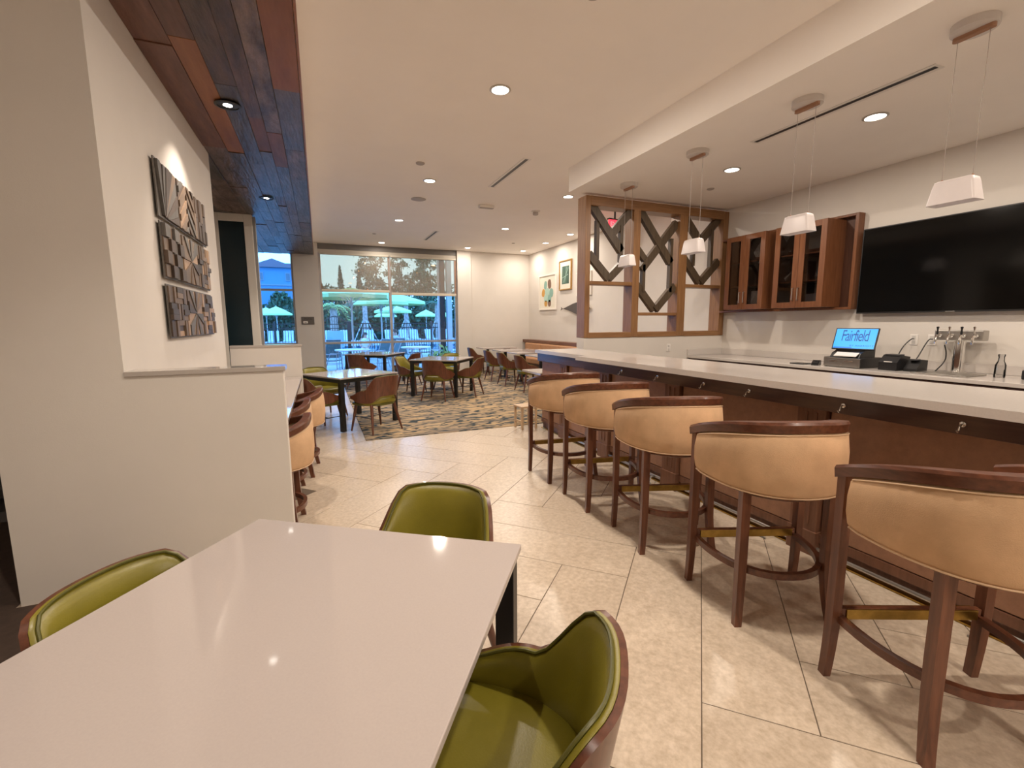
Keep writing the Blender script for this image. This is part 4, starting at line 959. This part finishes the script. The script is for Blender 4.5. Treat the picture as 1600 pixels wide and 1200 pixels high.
for k, (a, b_) in enumerate((((11.40, 2.58), (11.12, 2.98)), ((11.30, 2.58), (11.22, 2.99)), ((11.44, 2.72), (11.12, 2.80)))):
    MB().bar2(a, b_, 0.012, XW-0.0250, XW-0.0236, 'x').build('leaf_vein', TEB, p2)
p3 = picture('framed_picture', 9.95, 10.66, 2.18, 2.78, MATS['white_picture_frame'], 'white framed picture mostly hidden behind the wooden screen', 0.03)
MB().box(XW-0.0235, XW-0.0222, 10.05, 10.56, 2.28, 2.68).build('print', mat('print_red', (0.50, 0.40, 0.34), 0.6, col2=(0.45, 0.08, 0.06), scale=6), p3)
fs_ = empty('wall_sculpture', (0, 0, 0), 0, 'dark pointed wall sculpture beside the wooden screen edge', 'sculpture')
SCM = mat('sculpture_metal', (0.10, 0.085, 0.075), 0.45, metal=0.3); SCE = mat('sculpture_edge', (0.65, 0.60, 0.54), 0.4)
for d, m, nm, sh in ((0.0, SCE, 'edge_fin', 0.0), (0.02, SCM, 'body_fin', 0.012)):
    MB().prism([(11.33-sh, 1.872), (11.20, 1.90-sh), (10.75, 2.0-sh), (10.2, 2.08-sh), (9.9, 1.85), (10.4, 1.66+sh), (10.95, 1.80+sh), (11.22, 1.85+sh)], XW-0.07-d, XW-0.055-d, 'x').build(nm, m, fs_)
MB().prism([(11.33, 1.872), (11.42, 1.92), (11.40, 1.875), (11.44, 1.83)], XW-0.075, XW-0.06, 'x').build('tip', SCM, fs_)
MB().box(XW-0.055, XW-0.001, 10.4, 10.5, 1.83, 1.88).build('wall_bracket', SCM, fs_)
# ---- POOL sign on the grey column
ps = empty('pool_sign', (-0.265, YW-0.12, 1.58), 0, 'grey room sign reading POOL on the grey column', 'sign')
MB().cbox(-0.16, 0.16, -0.012, 0, -0.105, 0.105, 0.003).build('sign_plate', mat('sign_taupe', (0.10, 0.088, 0.080), 0.5), ps)
text_mesh('POOL', 0.075, mat('sign_dark_text', (0.02, 0.018, 0.018), 0.5), 'sign_text', Matrix.Translation((0.01, -0.0125, 0.045)) @ Matrix.Rotation(R(90), 4, 'X'), ps, 0.0006)
MB().cbox(-0.115, -0.005, -0.016, -0.011, -0.07, -0.015, 0.002).build('arrow_plate', WHITEP, ps)
MB().cbox(-0.09, -0.03, -0.0175, -0.0155, -0.048, -0.036, 0.0005).build('arrow', MATS['sign_dark_text'], ps)
# ---- shelving glimpsed past the left wall end
mk = empty('market_shelf', (0, 0, 0), 0, 'dark shelving glimpsed past the left wall end', 'shelf')
MB().box(-3.1, -1.9, 4.6, 5.0, 0, 0.08).box(-3.1, -1.9, 4.97, 5.0, 0.08, 2.1).box(-3.12, -3.10, 4.6, 5.0, 0, 2.1).box(-1.90, -1.88, 4.6, 5.0, 0, 2.1).build('shelf_frame', DIMW, mk)
for k in range(6): MB().cbox(-3.10, -1.90, 4.60, 4.97, 0.25+k*0.34, 0.275+k*0.34, 0.003).build('shelf', DIMW, mk)
tag(MB().prism([(-4.4, 1.7), (-0.95, 1.7), (-0.95, 3.11), (-1.58, 3.11), (-1.58, 4.58), (-4.4, 4.58)], 0.0005, 0.004, 'z').build('floor_mat', mat('dark_mat', (0.060, 0.038, 0.028), 0.8, var=0.15, scale=20)), 'dark brown floor mat at the left wall end', 'mat')
# ================================================================ OUTSIDE: pool terrace
DECK = mat('pool_deck', (0.30, 0.30, 0.30), 0.7, var=0.12, scale=3)
tag(MB().box(-30, 45, YW+0.2, 75, -0.25, -0.03).build('ground_deck', DECK), 'pale pool deck outside the windows', kind='structure')
tag(MB().box(-2.0, 16, 26.5, 33, -0.03, -0.012).build('pool_water', mat('pool_water', (0.03, 0.16, 0.30), 0.05)), 'blue swimming pool water beyond the fence', 'pool')
UMB = mat('umbrella_green', (0.42, 0.60, 0.25), 0.7, var=0.05, scale=3)
PALE = mat('pale_metal', (0.38, 0.39, 0.39), 0.4)
SLING = mat('sling_teal', (0.045, 0.085, 0.095), 0.6)
CHB = mat('patio_frame', (0.40, 0.44, 0.50), 0.4)
def umbrella(x, y, zed, zap, r, lab, n=8, z0=-0.03, rot=0.2):
    t = empty('patio_umbrella', (x, y, z0), rot, lab, 'umbrella', 'green pool umbrellas')
    e, a = zed-z0, zap-z0
    for k in range(n):
        a0, a1 = 2*math.pi*k/n, 2*math.pi*(k+1)/n
        p0 = (r*math.cos(a0), r*math.sin(a0), e); p1 = (r*math.cos(a1), r*math.sin(a1), e)
        m0 = (r*.5*math.cos(a0), r*.5*math.sin(a0), e+(a-e)*.56); m1 = (r*.5*math.cos(a1), r*.5*math.sin(a1), e+(a-e)*.56)
        up = lambda p: (p[0], p[1], p[2]+0.012)
        vs = [p0, p1, m1, m0, (0, 0, a)]; vs += [up(v) for v in vs]
        v2 = [p0, p1, (p1[0], p1[1], e-0.10), (p0[0], p0[1], e-0.10)]
        MB().add(vs, [(0, 1, 2, 3), (3, 2, 4), (5, 6, 7, 8), (8, 7, 9), (0, 1, 6, 5)]).add(v2, [(0, 1, 2, 3)]).build('canopy_panel', UMB, t)
        MB().tube([(0, 0, a-0.06), m0, p0], 0.012, 5).build('rib', PALE, t)
        MB().tube([(0, 0, e-0.28), (r*.45*math.cos(a0), r*.45*math.sin(a0), e+(a-e)*.60-0.02)], 0.010, 5).build('strut', PALE, t)
    MB().tube([(0, 0, 0.05), (0, 0, a+0.08)], 0.03, 8).build('pole', PALE, t)
    MB().lathe([(0.28, 0), (0.28, 0.05), (0.05, 0.09)], 16).build('base', PALE, t)
    MB().lathe([(0.05, -0.32), (0.06, -0.26), (0.04, -0.22)], 10, (0, 0, e)).build('hub', PALE, t)
for a in ((1.00, 15.75, 2.38, 2.62, 1.24, 'big green umbrella over the patio table just outside the window'), (2.22, 18.2, 2.28, 2.74, 1.10, 'green umbrella left of the window mullion'), (3.09, 21.3, 2.43, 2.86, 1.57, 'wide green umbrella right of the window mullion'),
          (3.60, 24.5, 2.12, 2.42, 1.0, 'green umbrella half hidden beyond the wide one'), (5.50, 42.0, 2.14, 2.66, 1.02, 'small far green umbrella behind the mullion'), (9.1, 42.0, 2.18, 2.70, 1.04, 'small far green umbrella near the palms'), (10.75, 43.0, 2.15, 2.65, 1.0, 'far green umbrella at the right window edge'),
          (-2.9, 39.0, 2.24, 2.80, 1.10, 'green umbrella seen through the narrow left window'), (-3.95, 43.0, 2.30, 2.84, 1.05, 'second green umbrella behind the left window one')):
    umbrella(*a)
# patio tables and chairs
def patio_table(x, y, r, lab):
    t = empty('patio_table', (x, y, -0.03), 0, lab, 'table')
    MB().lathe([(r, 0.70), (r, 0.735), (0, 0.735)], 28).build('table_top', mat('white_patio_top', (0.80, 0.80, 0.80), 0.4), t)
    for k in range(4):
        a = R(45+90*k); MB().tube([(0.15*math.cos(a), 0.15*math.sin(a), 0.70), (r*.75*math.cos(a), r*.75*math.sin(a), 0)], 0.016, 6).build('leg', CHB, t)
patio_table(0.92, 15.0, 0.52, 'round white patio table just outside the window'); patio_table(3.0, 15.6, 0.50, 'round white patio table outside the right half of the window')
def make_patio_chair():
    t = empty('patio_chair'); t['category'] = 'patio chair'
    bp_ = [(0.24, 0.42), (-0.20, 0.40), (-0.42, 0.98)]
    for (a, b_) in ((bp_[0], bp_[1]), (bp_[1], bp_[2])):
        MB().prism([(a[0], a[1]), (b_[0], b_[1]), (b_[0]-0.012, b_[1]+0.014), (a[0], a[1]+0.018)], -0.23, 0.23, 'x').build('sling', SLING, t)
    for sx in (-1, 1):
        X_ = sx*0.25
        MB().tube([(X_, 0.26, -0.0), (X_, 0.24, 0.42), (X_, -0.20, 0.40), (X_, -0.43, 1.0)], 0.014, 6).build('side_frame', CHB, t)
        MB().tube([(X_, -0.30, 0.0), (X_, -0.18, 0.40), (X_, -0.10, 0.62), (X_, 0.25, 0.62), (X_, 0.24, 0.42)], 0.014, 6).build('arm', CHB, t)
    for y, z in ((0.25, 0.20), (-0.24, 0.20), (-0.42, 0.98)): MB().tube([(-0.25, y, z), (0.25, y, z)], 0.011, 6).build('cross_bar', CHB, t)
    return t
pc = make_patio_chair(); reg(pc); pcu = []
for x, y, rz, lab in ((0.28, 14.75, -110, 'teal sling patio chair at the left end of the window'), (1.80, 16.15, 125, 'teal sling patio chair behind the left patio table'), (1.95, 15.0, 100, 'teal sling patio chair right of the left patio table'), (3.75, 15.5, 85, 'teal sling patio chair right of the right patio table'), (2.75, 16.75, -170, 'teal sling patio chair behind the right patio table'), (0.35, 16.2, 170, 'teal sling patio chair beyond the left patio table')):
    place(pc, pcu, (x, y, -0.03), R(rz), lab, 'teal patio chairs')
# iron fence with gate
FB = mat('fence_black', (0.010, 0.010, 0.010), 0.5)
fe = empty('iron_fence', (0, 0, -0.03), 0, 'black iron fence along the pool', 'fence')
YF = 22.0
pkm = MB().box(-0.011, 0.011, -0.011, 0.011, 0.08, 1.52).mesh('picket', FB)
x = -4.0
while x < 8.0:
    if not (0.14 < x < 1.16): inst(pkm, 'picket', fe, (x, YF, 0))
    x += 0.115
for z in (0.12, 1.30, 1.50):
    MB().box(-4.0, 0.10, YF-0.02, YF+0.02, z, z+0.04).build('rail', FB, fe); MB().box(1.22, 8.0, YF-0.02, YF+0.02, z, z+0.04).build('rail', FB, fe)
for x in (-3.9, -1.75, 0.06, 1.24, 3.1, 5.0, 7.0): MB().cbox(x-0.07 if x in (0.06, 1.24) else x-0.04, x+0.07 if x in (0.06, 1.24) else x+0.04, YF-0.05, YF+0.05, 0, 1.62, 0.01).build('fence_post', FB, fe)
gt = empty('iron_gate', (0.65, YF, -0.03), 0, 'arched black iron gate in the pool fence', 'gate')
arch = [(-0.50+0.1*k, 0, 1.55+0.30*math.cos((k-5)/5*math.pi/2)) for k in range(11)]
MB().tube(arch, 0.022, 6).build('arch_rail', FB, gt)
for k in range(9):
    px_ = -0.42+0.105*k; MB().box(px_-0.010, px_+0.010, -0.01, 0.01, 0.08, 1.55+0.30*math.cos(px_/0.5*math.pi/2)).build('picket', FB, gt)
for z in (0.10, 1.30, 1.48): MB().box(-0.48, 0.48, -0.018, 0.018, z, z+0.035).build('rail', FB, gt)
bd_ = MB().cbox(-0.36, 0.36, -0.035, -0.02, 0.45, 1.20, 0.004).build('notice_board', mat('notice_blue', (0.22, 0.36, 0.46), 0.5)); bd_.location = (0.65, YF, -0.03); tag(bd_, 'plain pale notice board on the gate', 'board')
# loungers
TOW = mat('lounger_pale', (0.50, 0.52, 0.54), 0.7, col2=(0.22, 0.30, 0.40), scale=4, stretch=(9, 1, 1))
def make_lounger():
    t = empty('pool_lounger'); t['category'] = 'lounger'
    MB().prism([(-0.9, 0.32), (0.35, 0.32), (0.35, 0.38), (-0.9, 0.38)], -0.32, 0.32, 'x').build('seat', TOW, t)
    MB().prism([(0.35, 0.34), (0.72, 1.02), (0.68, 1.05), (0.30, 0.38)], -0.32, 0.32, 'x').build('backrest', TOW, t)
    for sx in (-1, 1):
        for y in (-0.8, 0.3): MB().tube([(sx*0.28, y, 0.33), (sx*0.28, y, 0)], 0.02, 6).build('leg', PALE, t)
    return t
lo = make_lounger(); reg(lo); lou = []
LL = ['pale striped lounger %s' % q for q in ('beyond the pool by the left propped palm', 'beyond the pool under the far umbrella pole', 'beyond the pool left of the middle palm', 'beyond the pool right of the middle palm', 'beyond the pool midway between two palms', 'beyond the pool under the right far umbrella', 'beyond the pool at the right window edge', 'rightmost of three through the left window', 'middle of three through the left window', 'leftmost of three through the left window', 'behind the arched gate', 'beyond the fence just right of the gate')]
for k, x in enumerate((3.4, 4.9, 5.9, 6.75, 7.9, 9.3, 10.4, -2.0, -2.9, -3.8, 0.5, 1.7)):
    place(lo, lou, (x, 35.0+0.3*(k % 2), -0.03), R(0), LL[k], 'row of pale loungers beyond the pool')
# white blocks of low patio wall / planter and column outside right
BLC = mat('outside_column_paint', (0.52, 0.56, 0.60), 0.6)
ocl = empty('porch_column', (0, 0, -0.03), 0, 'pale porch column with a dark post at the right window edge', 'column')
MB().cbox(4.02, 4.18, 15.2, 15.4, 0, 4.2, 0.01).build('column_shaft', BLC, ocl); MB().cbox(3.80, 3.96, 15.25, 15.40, 0, 4.2, 0.01).build('dark_post', FB, ocl); MB().cbox(3.72, 3.79, 15.30, 15.36, 0, 4.2, 0.01).build('downpipe', BLC, ocl)
MB().cbox(3.66, 4.24, 15.1, 15.5, 0, 0.12, 0.01).build('column_foot', BLC, ocl)
# foliage
def leaf_mesh(n, fn, size, rnd, m, name):
    vs = []; fs = []
    for k in range(n):
        c = Vector(fn(rnd)); s_ = size*rnd.uniform(0.6, 1.3)
        e = Euler((rnd.uniform(0, 6.3), rnd.uniform(0, 6.3), rnd.uniform(0, 6.3))).to_matrix()
        o = len(vs); vs += [c+e @ Vector((-s_, 0, 0)), c+e @ Vector((0, s_*.45, 0)), c+e @ Vector((s_, 0, 0)), c+e @ Vector((0, -s_*.45, 0.02))]
        fs.append((o, o+1, o+2, o+3))
    me = MB(); me.add(vs, fs); return me
LEAFD = mat('leaf_dark', (0.018, 0.072, 0.032), 0.6, objvar=0.2, var=0.3, scale=2); LEAFM = mat('leaf_mid', (0.032, 0.110, 0.048), 0.6, objvar=0.2, var=0.3, scale=2); LEAFY = mat('leaf_yellow', (0.24, 0.34, 0.09), 0.6, var=0.2, scale=3)
BARK = mat('bark', (0.16, 0.12, 0.10), 0.8, var=0.3, scale=5)
def tree(x, y, h, r, kind, lab, seed, n=900):
    rn = random.Random(seed); t = empty('tree', (x, y, -0.03), 0, lab, 'tree', 'trees beyond the pool')
    if kind == 'conifer':
        fn = lambda q: (lambda f, a: (r*(1-f)**0.8*math.sqrt(q.random())*math.cos(a), r*(1-f)**0.8*math.sqrt(q.random())*math.sin(a), h*(0.04+0.96*f)))(q.random()**1.4, q.uniform(0, 6.28))
        sz = 0.16
    elif kind == 'lacy':
        cl = [(rn.uniform(-r, r)*.75, rn.uniform(-r, r)*.6, h*rn.uniform(.30, 1.0), rn.uniform(.4, .8)) for _ in range(30)]
        def fn(q):
            c = q.choice(cl); return (c[0]+q.gauss(0, c[3]*.5), c[1]+q.gauss(0, c[3]*.5), c[2]+q.gauss(0, c[3]*.34))
        sz = 0.17
    else:
        fn = lambda q: (lambda v, f: (v.x*r*f, v.y*r*f, h*.5+v.z*h*.5*f))(Vector((q.gauss(0, 1), q.gauss(0, 1), q.gauss(0, 1))).normalized(), q.random()**0.33)
        sz = 0.22
    leaf_mesh(n, fn, sz, rn, None, 'foliage').build('foliage', LEAFM if kind == 'lacy' else LEAFD, t)
    MB().tube([(0, 0, 0), (0.05, 0, h*.5), (0, 0, h*.92)], [0.16, 0.11, 0.03], 8).build('trunk', BARK, t)
tl = [(0.9, 50, 5.5, 1.7, 'bush', 'dark rounded tree at the left edge of the big window'), (2.5, 55.5, 7.9, 1.0, 'conifer', 'pointed dark conifer behind the left shade'), (4.5, 55.5, 7.6, 1.0, 'conifer', 'second pointed conifer behind the left shade'), (5.6, 50, 6.4, 1.9, 'bush', 'broad dark tree left of the mullion'), (7.0, 61, 10.6, 2.7, 'lacy', 'tall lacy tree left of the mullion'), (8.9, 55.5, 8.4, 1.9, 'conifer', 'broad conifer right of the mullion'), (11.2, 67, 11.6, 3.0, 'lacy', 'tall lacy tree right of the mullion'), (10.3, 50, 7.4, 1.9, 'bush', 'tall dark bushy tree behind the right shade'), (13.9, 61, 10.8, 2.7, 'lacy', 'tall lacy tree at the right end of the window'), (14.3, 50, 5.8, 1.9, 'bush', 'dark bushy tree at the right end of the window'),
      (-3.15, 48.5, 4.6, 1.3, 'bush', 'mid green tree in the narrow left window'), (-5.9, 48.5, 4.4, 1.2, 'bush', 'second mid green tree in the narrow left window'), (-1.6, 52.5, 4.5, 0.9, 'bush', 'dark tree hidden by the grey column'), (3.2, 53.5, 5.4, 0.7, 'bush', 'low dark tree between the two pointed conifers'), (7.95, 52.5, 5.4, 0.6, 'conifer', 'small conifer beside the mullion'), (12.3, 55.5, 7.6, 1.3, 'conifer', 'conifer between the right bushy trees')]
for k, (x, y, h, r, kd, lab) in enumerate(tl): tree(x, y, h, r, kd, lab, 40+k, 1800 if kd != 'lacy' else 3600)
hd = empty('hedge', (0, 0, -0.03), 0, 'long dark clipped hedge behind the loungers', 'hedge')
rn = random.Random(3)
leaf_mesh(9000, lambda q: (q.uniform(-7, 20), q.uniform(44.9, 46.2), q.uniform(0, 2.9)+0.5*math.sin(q.uniform(0, 6))), 0.26, rn, None, 'f').build('foliage', LEAFD, hd)
MB().box(-7, 20, 45.5, 45.9, 0, 2.7).build('hedge_core', LEAFD, hd)
# palms with props
def palm(x, y, h, lab, fr_=True, m=LEAFM, br=True, sp=1.0):
    t = empty('palm_tree', (x, y, -0.03), 0, lab, 'palm')
    prof = []
    for k in range(12): prof += [(0.20+0.03*(k % 2)-0.004*k, h*k/12)]
    MB().lathe(prof+[(0.12, h)], 10).build('trunk', mat('palm_trunk', (0.30, 0.25, 0.22), 0.8, var=0.4, scale=6), t)
    rn = random.Random(int(x*10)+5)
    for k in range(12):
        a = 2*math.pi*k/12+rn.uniform(-.2, .2); up = rn.uniform(0.2, 0.9); ln = rn.uniform(0.9, 1.3)*sp
        m_ = MB(); c0 = Vector((0, 0, h))
        for q in range(8):
            f = (q+0.5)/8; c = c0+Vector((math.cos(a)*ln*f, math.sin(a)*ln*f, up*f-0.9*f*f)); d = Vector((-math.sin(a), math.cos(a), 0)); fwd = Vector((math.cos(a), math.sin(a), -.2))
            for s_ in (-1, 1):
                tip = c+d*s_*0.30*(1-.5*f)+fwd*0.22+Vector((0, 0, -0.10)); m_.add([c, c+fwd*0.09, tip], [(0, 1, 2)])
        m_.tube([c0, c0+Vector((math.cos(a)*ln*.5, math.sin(a)*ln*.5, up*.5-.225)), c0+Vector((math.cos(a)*ln, math.sin(a)*ln, up-.9))], 0.012, 4)
        m_.build('frond', m, t)
    if br:
        for k in range(4):
            a = R(20+90*k); MB().tube([(0.18*math.cos(a), 0.18*math.sin(a), 1.75), (1.05*math.cos(a), 1.05*math.sin(a), 0)], 0.04, 5).build('prop', PALE, t)
palm(3.4, 38, 3.3, 'propped palm left of the window mullion'); palm(6.6, 38, 3.4, 'propped palm just right of the window mullion'); palm(9.15, 38, 3.15, 'propped palm near the right window edge')
palm(0.72, 25, 2.35, 'yellow-green palm at the left edge of the big window', m=LEAFY, br=False, sp=0.75)
sh = empty('shrub', (3.62, 14.55, -0.03), 0, 'bright green shrub outside the lower right pane', 'shrub')
leaf_mesh(260, lambda q: (q.gauss(0, .16), q.gauss(0, .12), abs(q.gauss(.34, .16))), 0.09, random.Random(2), None, 'f').build('foliage', LEAFY, sh); MB().tube([(0, 0, 0), (0, 0, 0.35)], 0.02, 6).build('stem', BARK, sh)
# far building behind the left window
bl = empty('far_building', (0, 0, -0.03), 0, 'long flat-fronted building seen through the narrow left window', 'building')
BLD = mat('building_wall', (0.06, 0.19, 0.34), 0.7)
MB().box(-16, -1.6, 56, 62, 0, 7.5).build('wall', BLD, bl)
MB().prism([(-16.5, 7.5), (-1.2, 7.5), (-1.6, 7.95), (-3.0, 7.95), (-4.2, 8.4), (-5.4, 7.95), (-16.2, 7.95)], 55.6, 62.4, 'y').build('roof', mat('building_roof', (0.12, 0.10, 0.13), 0.7), bl)
MB().box(-16, -1.6, 55.9, 56, 5.6, 5.75).build('band', mat('building_band', (0.14, 0.20, 0.24), 0.7), bl)
for k in range(5):
    wv = MB().cbox(-2.6-2.6*k-0.45, -2.6-2.6*k+0.05, 55.93, 56.0, 6.1, 7.0, 0.01).build('window', MATS['building_band'], bl)
    MB().box(-2.6-2.6*k-0.38, -2.6-2.6*k-0.02, 55.915, 55.93, 6.2, 6.9).build('pane', mat('building_pane', (0.05, 0.09, 0.13), 0.1), wv)
# people by the pool (tiny in the picture)
def person(x, y, rz, lab, shirt, scale=1.0, z=-0.03):
    t = empty('person', (x, y, z), rz, lab, 'person', 'people by the pool')
    V = {'pel': (0, 0, .50), 'ch': (0, -.06, .85), 'nk': (0, -.06, 1.02), 'hd': (0, -.02, 1.16), 'hip_l': (-.10, .02, .50), 'kn_l': (-.12, .42, .52), 'an_l': (-.12, .44, .10), 'ft_l': (-.12, .58, .05), 'hip_r': (.10, .02, .50), 'kn_r': (.12, .42, .52), 'an_r': (.12, .44, .10), 'ft_r': (.12, .58, .05), 'sh_l': (-.18, -.06, .95), 'el_l': (-.24, .02, .70), 'ha_l': (-.16, .25, .62), 'sh_r': (.18, -.06, .95), 'el_r': (.24, .02, .70), 'ha_r': (.16, .25, .62)}
    rd = {'pel': .15, 'ch': .15, 'nk': .06, 'hd': .10, 'hip_l': .10, 'hip_r': .10, 'kn_l': .07, 'kn_r': .07, 'an_l': .045, 'an_r': .045, 'ft_l': .04, 'ft_r': .04, 'sh_l': .07, 'sh_r': .07, 'el_l': .045, 'el_r': .045, 'ha_l': .035, 'ha_r': .035}
    E_ = [('pel', 'ch'), ('ch', 'nk'), ('nk', 'hd'), ('pel', 'hip_l'), ('hip_l', 'kn_l'), ('kn_l', 'an_l'), ('an_l', 'ft_l'), ('pel', 'hip_r'), ('hip_r', 'kn_r'), ('kn_r', 'an_r'), ('an_r', 'ft_r'), ('ch', 'sh_l'), ('sh_l', 'el_l'), ('el_l', 'ha_l'), ('ch', 'sh_r'), ('sh_r', 'el_r'), ('el_r', 'ha_r')]
    ks = list(V)
    me = bpy.data.meshes.new('body'); me.from_pydata([tuple(c*scale for c in V[k]) for k in ks], [(ks.index(a), ks.index(b)) for a, b in E_], [])
    o = bpy.data.objects.new('body', me); COL.objects.link(o); o.parent = t
    md = o.modifiers.new('skin', 'SKIN'); sk = me.skin_vertices[0].data
    for i, k in enumerate(ks): sk[i].radius = (rd[k]*scale, rd[k]*scale); sk[i].use_root = (k == 'pel')
    o.modifiers.new('sub', 'SUBSURF').levels = 1
    me.materials.append(mat('skin_tone', (0.52, 0.27, 0.20), 0.6))
    MB().lathe([(0.19*scale, 0.55*scale), (0.21*scale, 0.75*scale), (0.20*scale, 0.93*scale), (0.09*scale, 1.00*scale)], 14, (0, -0.05*scale, 0)).build('shirt', mat(shirt[0], shirt[1], 0.7), t)
    MB().lathe([(0.108*scale, 1.16*scale), (0.11*scale, 1.21*scale), (0.07*scale, 1.275*scale), (0, 1.285*scale)], 12, (0, -0.04*scale, 0)).build('hair', mat('hair_brown', (0.06, 0.035, 0.025), 0.6), t)
    return t
def seat_pad(x, y, h, lab):
    t = empty('patio_ottoman', (x, y, -0.03), 0, lab, 'ottoman'); MB().cbox(-0.2, 0.2, -0.2, 0.2, h-0.06, h, 0.015).build('seat', CHB, t)
    for sx in (-1, 1):
        for sy in (-1, 1): MB().box(sx*0.16-0.02, sx*0.16+0.02, sy*0.16-0.02, sy*0.16+0.02, 0, h-0.06).build('leg', CHB, t)
for x, y, rz, sc_, lab, sh_, l2 in ((3.02, 20.3, 160, 1.0, 'person sitting upright outside, seen beside the window mullion', ('shirt_pale', (0.45, 0.5, 0.55)), 'pale ottoman under the upright person outside'), (2.86, 18.9, 150, 0.74, 'smaller person sitting lower and nearer than another outside', ('shirt_blue', (0.10, 0.2, 0.4)), 'low pale ottoman under the smaller person outside'), (1.80, 20.6, 170, 0.9, 'person sitting outside left of the window mullion, mostly hidden', ('shirt_white', (0.6, 0.6, 0.6)), 'pale ottoman under the person left of the mullion')):
    person(x, y, R(rz), lab, sh_, sc_); seat_pad(x, y, 0.355*sc_, l2)
